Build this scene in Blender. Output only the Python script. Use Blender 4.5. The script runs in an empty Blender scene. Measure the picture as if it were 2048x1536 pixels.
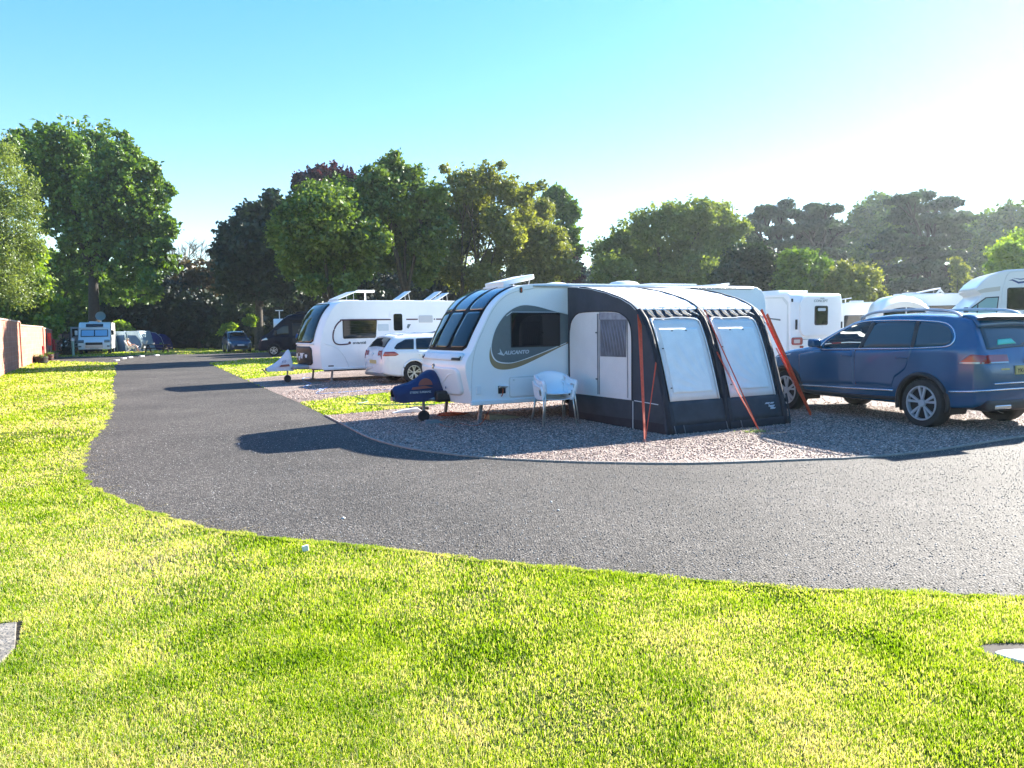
import bpy, bmesh, math, random
import numpy as np
from mathutils import Vector, Matrix
random.seed(7); RNG = np.random.default_rng(11)
sc = bpy.context.scene
COL = sc.collection
# ------------------------------------------------------------------ camera
CH, FPX = 1.65, 1539.0
PITCH = math.atan((768-656)/FPX); ROLL = math.atan(.0145)
fw = Vector((0, math.cos(PITCH), -math.sin(PITCH)))
r0 = Vector((1, 0, 0)); u0 = Vector((0, math.sin(PITCH), math.cos(PITCH)))
rt = r0*math.cos(ROLL)-u0*math.sin(ROLL); up = u0*math.cos(ROLL)+r0*math.sin(ROLL)
cam = bpy.data.objects.new('camera', bpy.data.cameras.new('camera')); COL.objects.link(cam)
cam.matrix_world = Matrix.Translation((0, 0, CH)) @ Matrix((rt, up, -fw)).transposed().to_4x4()
cam.data.sensor_width = 36; cam.data.lens = 36*FPX/2048; cam.data.clip_end = 3000; cam.data.clip_start = .05
sc.camera = cam
# ------------------------------------------------------------------ light and exposure
SUN_AZ, SUN_EL = math.radians(47), math.radians(26.5)
sdir = Vector((math.sin(SUN_AZ)*math.cos(SUN_EL), math.cos(SUN_AZ)*math.cos(SUN_EL), math.sin(SUN_EL)))
w = bpy.data.worlds.new('World'); sc.world = w; w.use_nodes = True
nt = w.node_tree; nt.nodes.clear()
sky = nt.nodes.new('ShaderNodeTexSky'); sky.sky_type = 'NISHITA'; sky.sun_disc = False
sky.sun_elevation = SUN_EL; sky.sun_rotation = SUN_AZ; sky.altitude = 0
sky.air_density = 1.0; sky.dust_density = .05; sky.ozone_density = 1.0
hs = nt.nodes.new('ShaderNodeHueSaturation'); hs.inputs['Hue'].default_value = .511; hs.inputs['Saturation'].default_value = 1.98; hs.inputs['Value'].default_value = 1
bg = nt.nodes.new('ShaderNodeBackground'); bg.inputs[1].default_value = .095
wo = nt.nodes.new('ShaderNodeOutputWorld')
gm = nt.nodes.new('ShaderNodeGamma'); gm.inputs[1].default_value = .6
nt.links.new(sky.outputs[0], gm.inputs[0]); nt.links.new(gm.outputs[0], hs.inputs['Color']); nt.links.new(hs.outputs[0], bg.inputs[0]); nt.links.new(bg.outputs[0], wo.inputs[0])
sun = bpy.data.objects.new('sun', bpy.data.lights.new('sun', 'SUN')); COL.objects.link(sun)
sun.data.energy = 3.7; sun.data.angle = math.radians(.55); sun.data.color = (1, .94, .84)
sun.rotation_euler = sdir.to_track_quat('Z', 'Y').to_euler()
sc.view_settings.view_transform = 'Standard'; sc.view_settings.look = 'None'; sc.view_settings.gamma = 1
sc.view_settings.use_curve_mapping = False; sc.view_settings.exposure = 2.72
sc.cycles.max_bounces = 8; sc.cycles.transparent_max_bounces = 12; sc.cycles.volume_bounces = 0
sc.cycles.volume_step_rate = 1; sc.cycles.use_denoising = True

# ------------------------------------------------------------------ geometry helpers
def ray(x, y): return fw*FPX + rt*(x-1024) - up*(y-768)
def G(x, y, z=0.0):
    d = ray(x, y); return Vector((0, 0, CH)) + d*((z-CH)/d.z)
def D(x, y, Y):
    d = ray(x, y); return Vector((0, 0, CH)) + d*(Y/d.y)
PROP = {}
def tag(o, label=None, cat=None, group=None, kind=None):
    if label: o['label'] = label
    if cat: o['category'] = cat
    if group: o['group'] = group
    if kind: o['kind'] = kind
    return o
def thing(name, label, cat, loc=(0, 0, 0), rz=0, group=None):
    o = bpy.data.objects.new(name, None); COL.objects.link(o); o.empty_display_size = .2
    o.location = loc; o.rotation_euler = (0, 0, rz)
    return tag(o, label, cat, group)
def bevel(o, wd, seg=2, ang=32):
    m = o.modifiers.new('b', 'BEVEL'); m.width = wd; m.segments = seg; m.limit_method = 'ANGLE'; m.angle_limit = math.radians(ang); m.harden_normals = False
    return o
def np_mesh(name, V, F, mat, parent=None, smooth=False, link=True):
    "V (n,3) array, F (m,k) array, all faces with k corners"
    me = bpy.data.meshes.new(name)
    V = np.asarray(V, np.float32); F = np.asarray(F, np.int32); k = F.shape[1]
    me.vertices.add(len(V)); me.vertices.foreach_set('co', V.ravel())
    me.loops.add(F.size); me.loops.foreach_set('vertex_index', F.ravel())
    me.polygons.add(len(F)); me.polygons.foreach_set('loop_start', np.arange(0, F.size, k, dtype=np.int32))
    if smooth: me.polygons.foreach_set('use_smooth', np.ones(len(F), bool))
    me.update(calc_edges=True)
    me.materials.append(mat)
    o = bpy.data.objects.new(name, me); COL.objects.link(o)
    if parent: o.parent = parent
    return o
def crom(pts, n=6, closed=False):
    P = [np.array(p, float) for p in pts]; out = []; N = len(P)
    for i in range(N if closed else N-1):
        if closed: a, b, c, d = P[i-1], P[i], P[(i+1) % N], P[(i+2) % N]
        else: a, b, c, d = P[max(i-1, 0)], P[i], P[i+1], P[min(i+2, N-1)]
        for j in range(n):
            t = j/n
            out.append(.5*((2*b)+(c-a)*t+(2*a-5*b+4*c-d)*t*t+(3*b-a-3*c+d)*t**3))
    if not closed: out.append(P[-1])
    return out
class MB:
    def __init__(s): s.v = []; s.f = []
    def add(s, v, f):
        n = len(s.v); s.v += [tuple(map(float, p)) for p in v]; s.f += [tuple(i+n for i in q) for q in f]; return s
    def box(s, x0, x1, y0, y1, z0, z1):
        return s.add([(x0, y0, z0), (x1, y0, z0), (x1, y1, z0), (x0, y1, z0), (x0, y0, z1), (x1, y0, z1), (x1, y1, z1), (x0, y1, z1)],
                     [(0, 3, 2, 1), (4, 5, 6, 7), (0, 1, 5, 4), (1, 2, 6, 5), (2, 3, 7, 6), (3, 0, 4, 7)])
    def obox(s, c, ax, ay, az):
        c, ax, ay, az = map(Vector, (c, ax, ay, az))
        v = [c+ax*a+ay*b+az*d for d in (-1, 1) for a, b in ((-1, -1), (1, -1), (1, 1), (-1, 1))]
        return s.add(v, [(0, 3, 2, 1), (4, 5, 6, 7), (0, 1, 5, 4), (1, 2, 6, 5), (2, 3, 7, 6), (3, 0, 4, 7)])
    def prism(s, poly, a0, a1, ax='y'):
        "poly in the plane normal to ax, extruded a0..a1"
        n = len(poly)
        def P(p, a):
            if ax == 'y': return (p[0], a, p[1])
            if ax == 'x': return (a, p[0], p[1])
            return (p[0], p[1], a)
        v = [P(p, a0) for p in poly]+[P(p, a1) for p in poly]
        return s.add(v, [tuple(range(n)), tuple(range(2*n-1, n-1, -1))]+[(i, i+n, (i+1) % n+n, (i+1) % n) for i in range(n)])
    def tube(s, pts, r, n=8, cap=True, flat=1.0):
        pts = [Vector(p) for p in pts]; R = r if isinstance(r, (list, tuple)) else [r]*len(pts); b = len(s.v); V = []
        for i, p in enumerate(pts):
            t = (pts[min(i+1, len(pts)-1)]-pts[max(i-1, 0)]).normalized()
            h = Vector((0, 0, 1)) if abs(t.z) < .93 else Vector((1, 0, 0))
            a = t.cross(h).normalized(); c = a.cross(t)
            V += [p+a*math.cos(2*math.pi*k/n)*R[i]+c*math.sin(2*math.pi*k/n)*R[i]*flat for k in range(n)]
        F = [(i*n+k, i*n+(k+1) % n, (i+1)*n+(k+1) % n, (i+1)*n+k) for i in range(len(pts)-1) for k in range(n)]
        if cap: F += [tuple(range(n-1, -1, -1)), tuple(range((len(pts)-1)*n, len(pts)*n))]
        return s.add(V, F)
    def lathe(s, prof, n=24, c=(0, 0, 0), ax='z', closed=False):
        "prof [(r,h)]"
        V = []
        for r, h in prof:
            for k in range(n):
                a = 2*math.pi*k/n; x, y = r*math.cos(a), r*math.sin(a)
                p = (x, y, h) if ax == 'z' else ((x, h, y) if ax == 'y' else (h, x, y))
                V.append((p[0]+c[0], p[1]+c[1], p[2]+c[2]))
        m = len(prof)
        F = [(i*n+k, i*n+(k+1) % n, (i+1)*n+(k+1) % n, (i+1)*n+k) for i in range(m-1) for k in range(n)]
        if closed: F += [((m-1)*n+k, (m-1)*n+(k+1) % n, (k+1) % n, k) for k in range(n)]
        else:
            if prof[0][0] > 1e-4: F.append(tuple(range(n-1, -1, -1)))
            if prof[-1][0] > 1e-4: F.append(tuple(range((m-1)*n, m*n)))
        return s.add(V, F)
    def grid(s, P):
        "P rows of points"
        n = len(P[0]); V = [p for r_ in P for p in r_]
        return s.add(V, [(i*n+k, i*n+k+1, (i+1)*n+k+1, (i+1)*n+k) for i in range(len(P)-1) for k in range(n-1)])
    def build(s, name, mat, parent=None, smooth=False, bev=0, seg=2, solid=0, fix=True):
        me = bpy.data.meshes.new(name); me.from_pydata(s.v, [], s.f)
        bm = bmesh.new(); bm.from_mesh(me)
        bmesh.ops.remove_doubles(bm, verts=bm.verts, dist=1e-5)
        if fix: bmesh.ops.recalc_face_normals(bm, faces=bm.faces)
        bm.to_mesh(me); bm.free()
        if smooth is True:
            for p in me.polygons: p.use_smooth = True
        elif smooth:
            for p in me.polygons: p.use_smooth = True
            me.set_sharp_from_angle(angle=math.radians(smooth))
        me.materials.append(mat)
        o = bpy.data.objects.new(name, me); COL.objects.link(o)
        if parent: o.parent = parent
        if solid:
            q = o.modifiers.new('s', 'SOLIDIFY'); q.thickness = solid; q.offset = 0
        if bev: bevel(o, bev, seg)
        return o
def text(name, body, size, mat, parent, loc, rot, shear=0, ext=.002, sx=1, bold=0):
    cu = bpy.data.curves.new('t', 'FONT'); cu.body = body; cu.size = size; cu.extrude = ext; cu.shear = shear; cu.offset = bold
    cu.align_x = 'LEFT'; cu.resolution_u = 2
    o = bpy.data.objects.new('t', cu); COL.objects.link(o)
    bpy.context.view_layer.update()
    me = bpy.data.meshes.new_from_object(o.evaluated_get(bpy.context.evaluated_depsgraph_get()))
    bpy.data.objects.remove(o)
    me.materials.clear(); me.materials.append(mat)
    r = bpy.data.objects.new(name, me); COL.objects.link(r); r.parent = parent; r.location = loc; r.rotation_euler = rot; r.scale = (sx, 1, 1)
    return r
def copy_tree(o, parent=None):
    c = o.copy(); COL.objects.link(c); c.parent = parent
    for ch in list(o.children): copy_tree(ch, c)
    return c
# ------------------------------------------------------------------ materials
def M(name, col, rough=.5, metal=0, coat=0, spec=.5, var=0, vscale=8, bump=0, bscale=60, trans=0, col2=None, alpha=1, sheen=0, subs=0, emit=0):
    m = bpy.data.materials.new(name); m.use_nodes = True; n = m.node_tree.nodes; l = m.node_tree.links
    b = n['Principled BSDF']; b.inputs['Base Color'].default_value = (*col, 1); b.inputs['Roughness'].default_value = rough
    b.inputs['Metallic'].default_value = metal; b.inputs['Specular IOR Level'].default_value = spec
    b.inputs['Coat Weight'].default_value = coat; b.inputs['Coat Roughness'].default_value = .04
    b.inputs['Transmission Weight'].default_value = trans; b.inputs['Alpha'].default_value = alpha
    tc = n.new('ShaderNodeTexCoord')
    if var or col2:
        no = n.new('ShaderNodeTexNoise'); no.inputs['Scale'].default_value = vscale; no.inputs['Detail'].default_value = 5; no.inputs['Roughness'].default_value = .6
        l.new(tc.outputs['Object'], no.inputs['Vector'])
        mx = n.new('ShaderNodeMix'); mx.data_type = 'RGBA'
        c2 = col2 or tuple(c*(1-var) for c in col)
        mx.inputs[6].default_value = (*col, 1); mx.inputs[7].default_value = (*c2, 1)
        mr = n.new('ShaderNodeMapRange'); mr.inputs['From Min'].default_value = .35; mr.inputs['From Max'].default_value = .65
        l.new(no.outputs['Fac'], mr.inputs['Value']); l.new(mr.outputs[0], mx.inputs[0]); l.new(mx.outputs[2], b.inputs['Base Color'])
        m2 = n.new('ShaderNodeMapRange'); m2.inputs['To Min'].default_value = max(rough*.85, .02); m2.inputs['To Max'].default_value = min(rough*1.25, 1)
        l.new(no.outputs['Fac'], m2.inputs['Value']); l.new(m2.outputs[0], b.inputs['Roughness'])
    if bump:
        nb = n.new('ShaderNodeTexNoise'); nb.inputs['Scale'].default_value = bscale; nb.inputs['Detail'].default_value = 3
        l.new(tc.outputs['Object'], nb.inputs['Vector'])
        bp = n.new('ShaderNodeBump'); bp.inputs['Strength'].default_value = 1; bp.inputs['Distance'].default_value = bump
        l.new(nb.outputs['Fac'], bp.inputs['Height']); l.new(bp.outputs[0], b.inputs['Normal'])
    return m
def leafmat(name, c1, c2, tr=.45, rough=.55, c3=None):
    m = bpy.data.materials.new(name); m.use_nodes = True; n = m.node_tree.nodes; l = m.node_tree.links; n.clear()
    geo = n.new('ShaderNodeNewGeometry'); tc = n.new('ShaderNodeTexCoord')
    no = n.new('ShaderNodeTexNoise'); no.inputs['Scale'].default_value = .55; no.inputs['Detail'].default_value = 3
    l.new(tc.outputs['Object'], no.inputs['Vector'])
    ad = n.new('ShaderNodeMath'); ad.operation = 'MULTIPLY_ADD'; ad.inputs[1].default_value = .45; l.new(geo.outputs['Random Per Island'], ad.inputs[0]); l.new(no.outputs['Fac'], ad.inputs[2])
    mr = n.new('ShaderNodeMapRange'); mr.inputs['From Min'].default_value = .4; mr.inputs['From Max'].default_value = 1.0
    l.new(ad.outputs[0], mr.inputs['Value'])
    mx = n.new('ShaderNodeMix'); mx.data_type = 'RGBA'; mx.inputs[6].default_value = (*c1, 1); mx.inputs[7].default_value = (*c2, 1)
    l.new(mr.outputs[0], mx.inputs[0])
    d = n.new('ShaderNodeBsdfDiffuse'); t = n.new('ShaderNodeBsdfTranslucent'); g = n.new('ShaderNodeBsdfGlossy'); g.inputs['Roughness'].default_value = rough
    l.new(mx.outputs[2], d.inputs[0])
    tb = n.new('ShaderNodeMix'); tb.data_type = 'RGBA'; tb.blend_type = 'MULTIPLY'; tb.inputs[0].default_value = 1; tb.inputs[7].default_value = (*(c3 or (1.25, 1.15, .5)), 1)
    l.new(mx.outputs[2], tb.inputs[6]); l.new(tb.outputs[2], t.inputs[0])
    a = n.new('ShaderNodeMixShader'); a.inputs[0].default_value = tr; l.new(d.outputs[0], a.inputs[1]); l.new(t.outputs[0], a.inputs[2])
    b = n.new('ShaderNodeMixShader'); b.inputs[0].default_value = .06; l.new(a.outputs[0], b.inputs[1]); l.new(g.outputs[0], b.inputs[2])
    o = n.new('ShaderNodeOutputMaterial'); l.new(b.outputs[0], o.inputs[0])
    return m
def lawnmat(name, leaf):
    "green with straw patches; for the sheet and (leaf=True) for the blades"
    m = bpy.data.materials.new(name); m.use_nodes = True; n = m.node_tree.nodes; l = m.node_tree.links; n.clear()
    tc = n.new('ShaderNodeTexCoord')
    def noise(s, d=4, mp=None):
        x = n.new('ShaderNodeTexNoise'); x.inputs['Scale'].default_value = s; x.inputs['Detail'].default_value = d; x.inputs['Roughness'].default_value = .6
        if mp:
            q = n.new('ShaderNodeMapping'); q.inputs['Scale'].default_value = mp; q.inputs['Rotation'].default_value = (0, 0, .35); l.new(tc.outputs['Object'], q.inputs[0]); l.new(q.outputs[0], x.inputs['Vector'])
        else: l.new(tc.outputs['Object'], x.inputs['Vector'])
        return x
    big = noise(.55, 5, (1, .8, 1)); mid = noise(2.2, 4)
    def mrange(src, a, b, c=0, d=1):
        x = n.new('ShaderNodeMapRange'); x.inputs['From Min'].default_value = a; x.inputs['From Max'].default_value = b; x.inputs['To Min'].default_value = c; x.inputs['To Max'].default_value = d; l.new(src, x.inputs['Value']); return x.outputs[0]
    def mix(f, a, b, t='MIX'):
        x = n.new('ShaderNodeMix'); x.data_type = 'RGBA'; x.blend_type = t
        if isinstance(f, (int, float)): x.inputs[0].default_value = f
        else: l.new(f, x.inputs[0])
        for i, c in ((6, a), (7, b)):
            if isinstance(c, tuple): x.inputs[i].default_value = (*c, 1)
            else: l.new(c, x.inputs[i])
        return x.outputs[2]
    if leaf: g1, g2, st = (.185, .335, .010), (.35, .50, .025), (.72, .65, .40)
    else: g1, g2, st = (.12, .21, .012), (.23, .34, .025), (.50, .45, .27)
    c = mix(mrange(mid.outputs['Fac'], .35, .65), g1, g2)
    ad = n.new('ShaderNodeMath'); ad.operation = 'MULTIPLY_ADD'; ad.inputs[1].default_value = .5
    l.new(mid.outputs['Fac'], ad.inputs[0]); l.new(big.outputs['Fac'], ad.inputs[2])
    if leaf:
        geo = n.new('ShaderNodeNewGeometry'); a2 = n.new('ShaderNodeMath'); a2.operation = 'MULTIPLY_ADD'; a2.inputs[1].default_value = .6
        l.new(geo.outputs['Random Per Island'], a2.inputs[0]); l.new(ad.outputs[0], a2.inputs[2])
        c = mix(mrange(a2.outputs[0], .99, 1.36), c, st)
    else:
        c = mix(mrange(ad.outputs[0], .68, .98), c, st)
        f = noise(90, 3); c = mix(mrange(f.outputs['Fac'], .35, .6, .0, .92), c, (.014, .02, .006))
    d = n.new('ShaderNodeBsdfDiffuse'); l.new(c, d.inputs[0]); d.inputs['Roughness'].default_value = .6
    o = n.new('ShaderNodeOutputMaterial')
    if leaf:
        t = n.new('ShaderNodeBsdfTranslucent'); l.new(mix(1.0, c, (1.3, 1.12, .6), 'MULTIPLY'), t.inputs[0])
        a = n.new('ShaderNodeMixShader'); a.inputs[0].default_value = .42; l.new(d.outputs[0], a.inputs[1]); l.new(t.outputs[0], a.inputs[2]); l.new(a.outputs[0], o.inputs[0])
    else:
        nb = noise(140, 3); bp = n.new('ShaderNodeBump'); bp.inputs['Distance'].default_value = .02; l.new(nb.outputs['Fac'], bp.inputs['Height']); l.new(bp.outputs[0], d.inputs['Normal'])
        l.new(d.outputs[0], o.inputs[0])
    return m
def stonemat(name, cols, vs, bump=.012, rough=.8, dark=(.02, .02, .02), gap=.0, spec=.3, fine=None):
    "voronoi pebbles: every cell its own colour"
    m = bpy.data.materials.new(name); m.use_nodes = True; n = m.node_tree.nodes; l = m.node_tree.links
    b = n['Principled BSDF']; b.inputs['Roughness'].default_value = rough; b.inputs['Specular IOR Level'].default_value = spec
    tc = n.new('ShaderNodeTexCoord'); v = n.new('ShaderNodeTexVoronoi'); v.inputs['Scale'].default_value = vs; l.new(tc.outputs['Object'], v.inputs['Vector'])
    sx = n.new('ShaderNodeSeparateColor'); l.new(v.outputs['Color'], sx.inputs[0])
    cr = n.new('ShaderNodeValToRGB'); cr.color_ramp.interpolation = 'LINEAR'
    e = cr.color_ramp.elements
    for i in range(len(cols)-2): e.new(.5)
    for i, c in enumerate(cols): e[i].position = i/(len(cols)-1); e[i].color = (*c, 1)
    l.new(sx.outputs[0], cr.inputs[0])
    no = n.new('ShaderNodeTexNoise'); no.inputs['Scale'].default_value = .45; no.inputs['Detail'].default_value = 8; no.inputs['Roughness'].default_value = .62; l.new(tc.outputs['Object'], no.inputs['Vector'])
    mr = n.new('ShaderNodeMapRange'); mr.inputs['From Min'].default_value = .33; mr.inputs['From Max'].default_value = .67; mr.inputs['To Min'].default_value = .62; mr.inputs['To Max'].default_value = 1.15; l.new(no.outputs['Fac'], mr.inputs['Value'])
    mx = n.new('ShaderNodeMix'); mx.data_type = 'RGBA'; mx.blend_type = 'MULTIPLY'; mx.inputs[0].default_value = 1; l.new(cr.outputs[0], mx.inputs[6]); l.new(mr.outputs[0], mx.inputs[7])
    m3 = n.new('ShaderNodeMapRange'); m3.inputs['From Min'].default_value = .45; m3.inputs['From Max'].default_value = .8; m3.inputs['To Max'].default_value = gap; l.new(v.outputs['Distance'], m3.inputs['Value'])
    m4 = n.new('ShaderNodeMix'); m4.data_type = 'RGBA'; l.new(m3.outputs[0], m4.inputs[0]); l.new(mx.outputs[2], m4.inputs[6]); m4.inputs[7].default_value = (*dark, 1)
    l.new(m4.outputs[2], b.inputs['Base Color'])
    iv = n.new('ShaderNodeMath'); iv.operation = 'SUBTRACT'; iv.inputs[0].default_value = 1; l.new(v.outputs['Distance'], iv.inputs[1])
    ad = n.new('ShaderNodeMath'); ad.operation = 'ADD'; l.new(iv.outputs[0], ad.inputs[0]); l.new(sx.outputs[1], ad.inputs[1])
    bp = n.new('ShaderNodeBump'); bp.inputs['Distance'].default_value = bump; bp.inputs['Strength'].default_value = 1; l.new(ad.outputs[0], bp.inputs['Height']); l.new(bp.outputs[0], b.inputs['Normal'])
    return m
def islandmat(name, cols, rough=.8):
    m = bpy.data.materials.new(name); m.use_nodes = True; n = m.node_tree.nodes; l = m.node_tree.links
    b = n['Principled BSDF']; b.inputs['Roughness'].default_value = rough; b.inputs['Specular IOR Level'].default_value = .3
    g = n.new('ShaderNodeNewGeometry'); cr = n.new('ShaderNodeValToRGB'); e = cr.color_ramp.elements
    for i in range(len(cols)-2): e.new(.5)
    for i, c in enumerate(cols): e[i].position = i/(len(cols)-1); e[i].color = (*c, 1)
    l.new(g.outputs['Random Per Island'], cr.inputs[0]); l.new(cr.outputs[0], b.inputs['Base Color'])
    return m
def brickmat(name, c1, c2, mortar, sx=1.0, sc_=1.0):
    m = bpy.data.materials.new(name); m.use_nodes = True; n = m.node_tree.nodes; l = m.node_tree.links
    b = n['Principled BSDF']; b.inputs['Roughness'].default_value = .9; b.inputs['Specular IOR Level'].default_value = .2
    tc = n.new('ShaderNodeTexCoord'); mp = n.new('ShaderNodeMapping'); mp.inputs['Rotation'].default_value = (math.pi/2, 0, 0); l.new(tc.outputs['Object'], mp.inputs[0])
    br = n.new('ShaderNodeTexBrick'); br.inputs['Scale'].default_value = sc_; br.inputs['Brick Width'].default_value = .45; br.inputs['Row Height'].default_value = .225; br.inputs['Mortar Size'].default_value = .012
    br.inputs['Color1'].default_value = (*c1, 1); br.inputs['Color2'].default_value = (*c2, 1); br.inputs['Mortar'].default_value = (*mortar, 1); l.new(mp.outputs[0], br.inputs['Vector'])
    no = n.new('ShaderNodeTexNoise'); no.inputs['Scale'].default_value = 1.6; no.inputs['Detail'].default_value = 6; l.new(tc.outputs['Object'], no.inputs['Vector'])
    mr = n.new('ShaderNodeMapRange'); mr.inputs['From Min'].default_value = .3; mr.inputs['From Max'].default_value = .7; mr.inputs['To Min'].default_value = .75; mr.inputs['To Max'].default_value = 1.1; l.new(no.outputs['Fac'], mr.inputs['Value'])
    mx = n.new('ShaderNodeMix'); mx.data_type = 'RGBA'; mx.blend_type = 'MULTIPLY'; mx.inputs[0].default_value = 1; l.new(br.outputs['Color'], mx.inputs[6]); l.new(mr.outputs[0], mx.inputs[7]); l.new(mx.outputs[2], b.inputs['Base Color'])
    bp = n.new('ShaderNodeBump'); bp.inputs['Distance'].default_value = .01; bp.invert = True; l.new(br.outputs['Fac'], bp.inputs['Height']); l.new(bp.outputs[0], b.inputs['Normal'])
    return m
def glassmat(name, tint=(.8, .9, .88), fac=.75):
    "thin window pane: part clear, part mirror"
    m = bpy.data.materials.new(name); m.use_nodes = True; n = m.node_tree.nodes; l = m.node_tree.links; n.clear()
    t = n.new('ShaderNodeBsdfTransparent'); t.inputs[0].default_value = (*tint, 1); g = n.new('ShaderNodeBsdfGlossy'); g.inputs['Roughness'].default_value = .02
    f = n.new('ShaderNodeFresnel'); f.inputs['IOR'].default_value = 1.45
    mx = n.new('ShaderNodeMixShader'); l.new(f.outputs[0], mx.inputs[0]); l.new(t.outputs[0], mx.inputs[1]); l.new(g.outputs[0], mx.inputs[2])
    o = n.new('ShaderNodeOutputMaterial'); l.new(mx.outputs[0], o.inputs[0]); return m
white = M('white_gelcoat', (.88, .87, .86), .28, coat=.4, var=.05, vscale=1.5)
white2 = M('white_plastic', (.80, .80, .80), .4, var=.06, vscale=3)
offwhite = M('cream_panel', (.68, .68, .66), .35, var=.08)
grey_sh = M('grey_decal', (.12, .15, .16), .35, coat=.3, var=.1)
gold = M('gold_decal', (.30, .23, .13), .35, metal=.3, var=.1)
black = M('black_plastic', (.012, .012, .014), .45, var=.2)
rubber = M('rubber', (.018, .018, .02), .8, var=.3, bump=.002, bscale=90)
dglass = M('dark_glass', (.006, .008, .010), .04, spec=.5)
bglass = M('skylight_glass', (.03, .05, .085), .07, spec=.8, coat=.6)
chrome = M('chrome', (.75, .76, .78), .18, metal=1)
alu = M('aluminium', (.55, .56, .58), .35, metal=1, var=.2, vscale=12)
steel = M('galvanised_steel', (.32, .33, .34), .5, metal=.7, var=.4, vscale=20)
suvpaint = M('blue_metallic_paint', (.004, .085, .195), .2, metal=.2, coat=.6, var=.06, vscale=2)
whitepaint = M('white_car_paint', (.75, .76, .76), .25, coat=.8, var=.03)
darkpaint = M('black_car_paint', (.003, .006, .018), .5, coat=.05, spec=.15, var=.1)
tglass = M('sky_tinted_glass', (.018, .055, .075), .06, spec=.6)  # privacy glass, with the blue of the reflected sky put into its base colour
trimb = M('black_trim', (.010, .010, .012), .6, spec=.15)
bluepaint = M('steel_blue_paint', (.012, .04, .085), .3, metal=.2, coat=.8, var=.1)
redlens = M('red_lens', (.30, .012, .012), .12, coat=.6, spec=.6)
clearlens = M('clear_lens', (.45, .48, .5), .08, metal=.4, coat=.8)
seatm = M('seat_fabric', (.05, .05, .055), .85, var=.3)
yplate = M('yellow_plate', (.55, .43, .16), .5)
wplate = M('white_plate', (.6, .6, .58), .5)
orange = M('orange_webbing', (.80, .09, .025), .6, var=.25, vscale=30)
cable = M('orange_cable', (.50, .10, .03), .55, var=.2)
bluehose = M('blue_hose', (.10, .22, .5), .5)
greenhose = M('green_hose', (.05, .22, .12), .5)
nylon = M('charcoal_awning_cloth', (.045, .050, .066), .75, var=.2, vscale=2.5, bump=.012, bscale=5)
nylonb = M('black_awning_cloth', (.012, .014, .022), .7, var=.3, vscale=3, bump=.01, bscale=7)
mudm = M('mud_wall_cloth', (.040, .048, .060), .75, var=.3, vscale=3, bump=.01, bscale=6)
cream_c = M('cream_awning_cloth', (.82, .74, .70), .75, var=.06, vscale=3, bump=.012, bscale=4)
roof_c = M('white_awning_roof', (.80, .80, .80), .55, var=.05, vscale=3, bump=.018, bscale=4)
mesh_c = M('grey_insect_mesh', (.17, .165, .19), .7, var=.35, vscale=6, bump=.02, bscale=9)
vinyl = M('clear_vinyl_blind', (.90, .86, .82), .6, spec=.25, var=.08, vscale=5, bump=.004, bscale=6)
vinylb = M('vinyl_over_blue_chair', (.56, .65, .76), .45, spec=.5, var=.3, vscale=14)
whitep = M('white_piping', (.75, .75, .75), .5)
hitchblue = M('blue_hitch_cover', (.004, .018, .09), .6, var=.3, vscale=5, bump=.02, bscale=9)
rubberwhite = M('white_hitch_cover', (.62, .63, .66), .55, var=.1, bump=.02, bscale=8)
sunor = M('orange_print', (.26, .07, .05), .6)
tentblue = M('tent_blue', (.02, .07, .16), .8, var=.3, vscale=2, bump=.03, bscale=3)
tentpale = M('tent_pale', (.35, .45, .52), .8, var=.2, bump=.03, bscale=3)
tentroyal = M('tent_royal_blue', (.01, .02, .18), .8, var=.3, bump=.03, bscale=3)
darkwood = M('dark_wood', (.035, .022, .015), .8, var=.4, vscale=10)
fencewood = M('fence_wood', (.05, .045, .05), .85, var=.4, vscale=4, bump=.01, bscale=20)
redpaint = M('red_paint', (.40, .01, .015), .45, var=.15)
darkbark = M('dark_bark', (.03, .025, .02), .95, var=.4, vscale=6)
bark = M('bark', (.085, .07, .052), .95, var=.5, vscale=6, bump=.05, bscale=14)
greybark = M('grey_bark', (.16, .14, .12), .95, var=.5, vscale=6, bump=.04, bscale=14)
skin = M('skin', (.55, .30, .21), .6, var=.1)
bluecl = M('blue_clothing', (.03, .12, .38), .8, var=.2)
denim = M('dark_trousers', (.03, .04, .07), .8)
hairm = M('grey_hair', (.22, .2, .18), .9)
concrete = M('pale_concrete', (.33, .29, .25), .9, var=.25, vscale=9, bump=.004, bscale=60)
slabm = M('weathered_slab', (.22, .20, .17), .9, var=.5, vscale=14, bump=.012, bscale=40)
stonew = M('white_stone', (.7, .7, .68), .8, var=.2, vscale=30, bump=.01, bscale=40)
turq = M('turquoise_tray', (.1, .6, .45), .4)
tan = M('tan_plastic', (.35, .27, .17), .6, var=.3)
maroon = M('maroon_decal', (.07, .006, .02), .35)
navydecal = M('navy_decal', (.03, .05, .18), .35)
paledecal = M('pale_silver_decal', (.5, .55, .58), .35)
lawn_m = lawnmat('lawn_turf', False); blade_m = lawnmat('grass_blades', True)
asphalt = stonemat('asphalt', [(.030, .026, .022), (.058, .050, .043), (.092, .080, .070), (.21, .19, .165)], 62, bump=.009, rough=.8, gap=.75, spec=.28)
gravel = stonemat('gravel', [(.08, .058, .052), (.27, .20, .165), (.40, .30, .25), (.58, .48, .41)], 34, bump=.02, rough=.75, gap=.9)
pebble = islandmat('pebbles', [(.10, .065, .055), (.33, .22, .18), (.46, .32, .27), (.68, .55, .47)])
chip = islandmat('road_chips', [(.10, .10, .10), (.18, .17, .16), (.3, .29, .27), (.55, .53, .5)])
wallm = brickmat('pink_blockwork', (.40, .17, .12), (.46, .21, .15), (.46, .28, .22))
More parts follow.
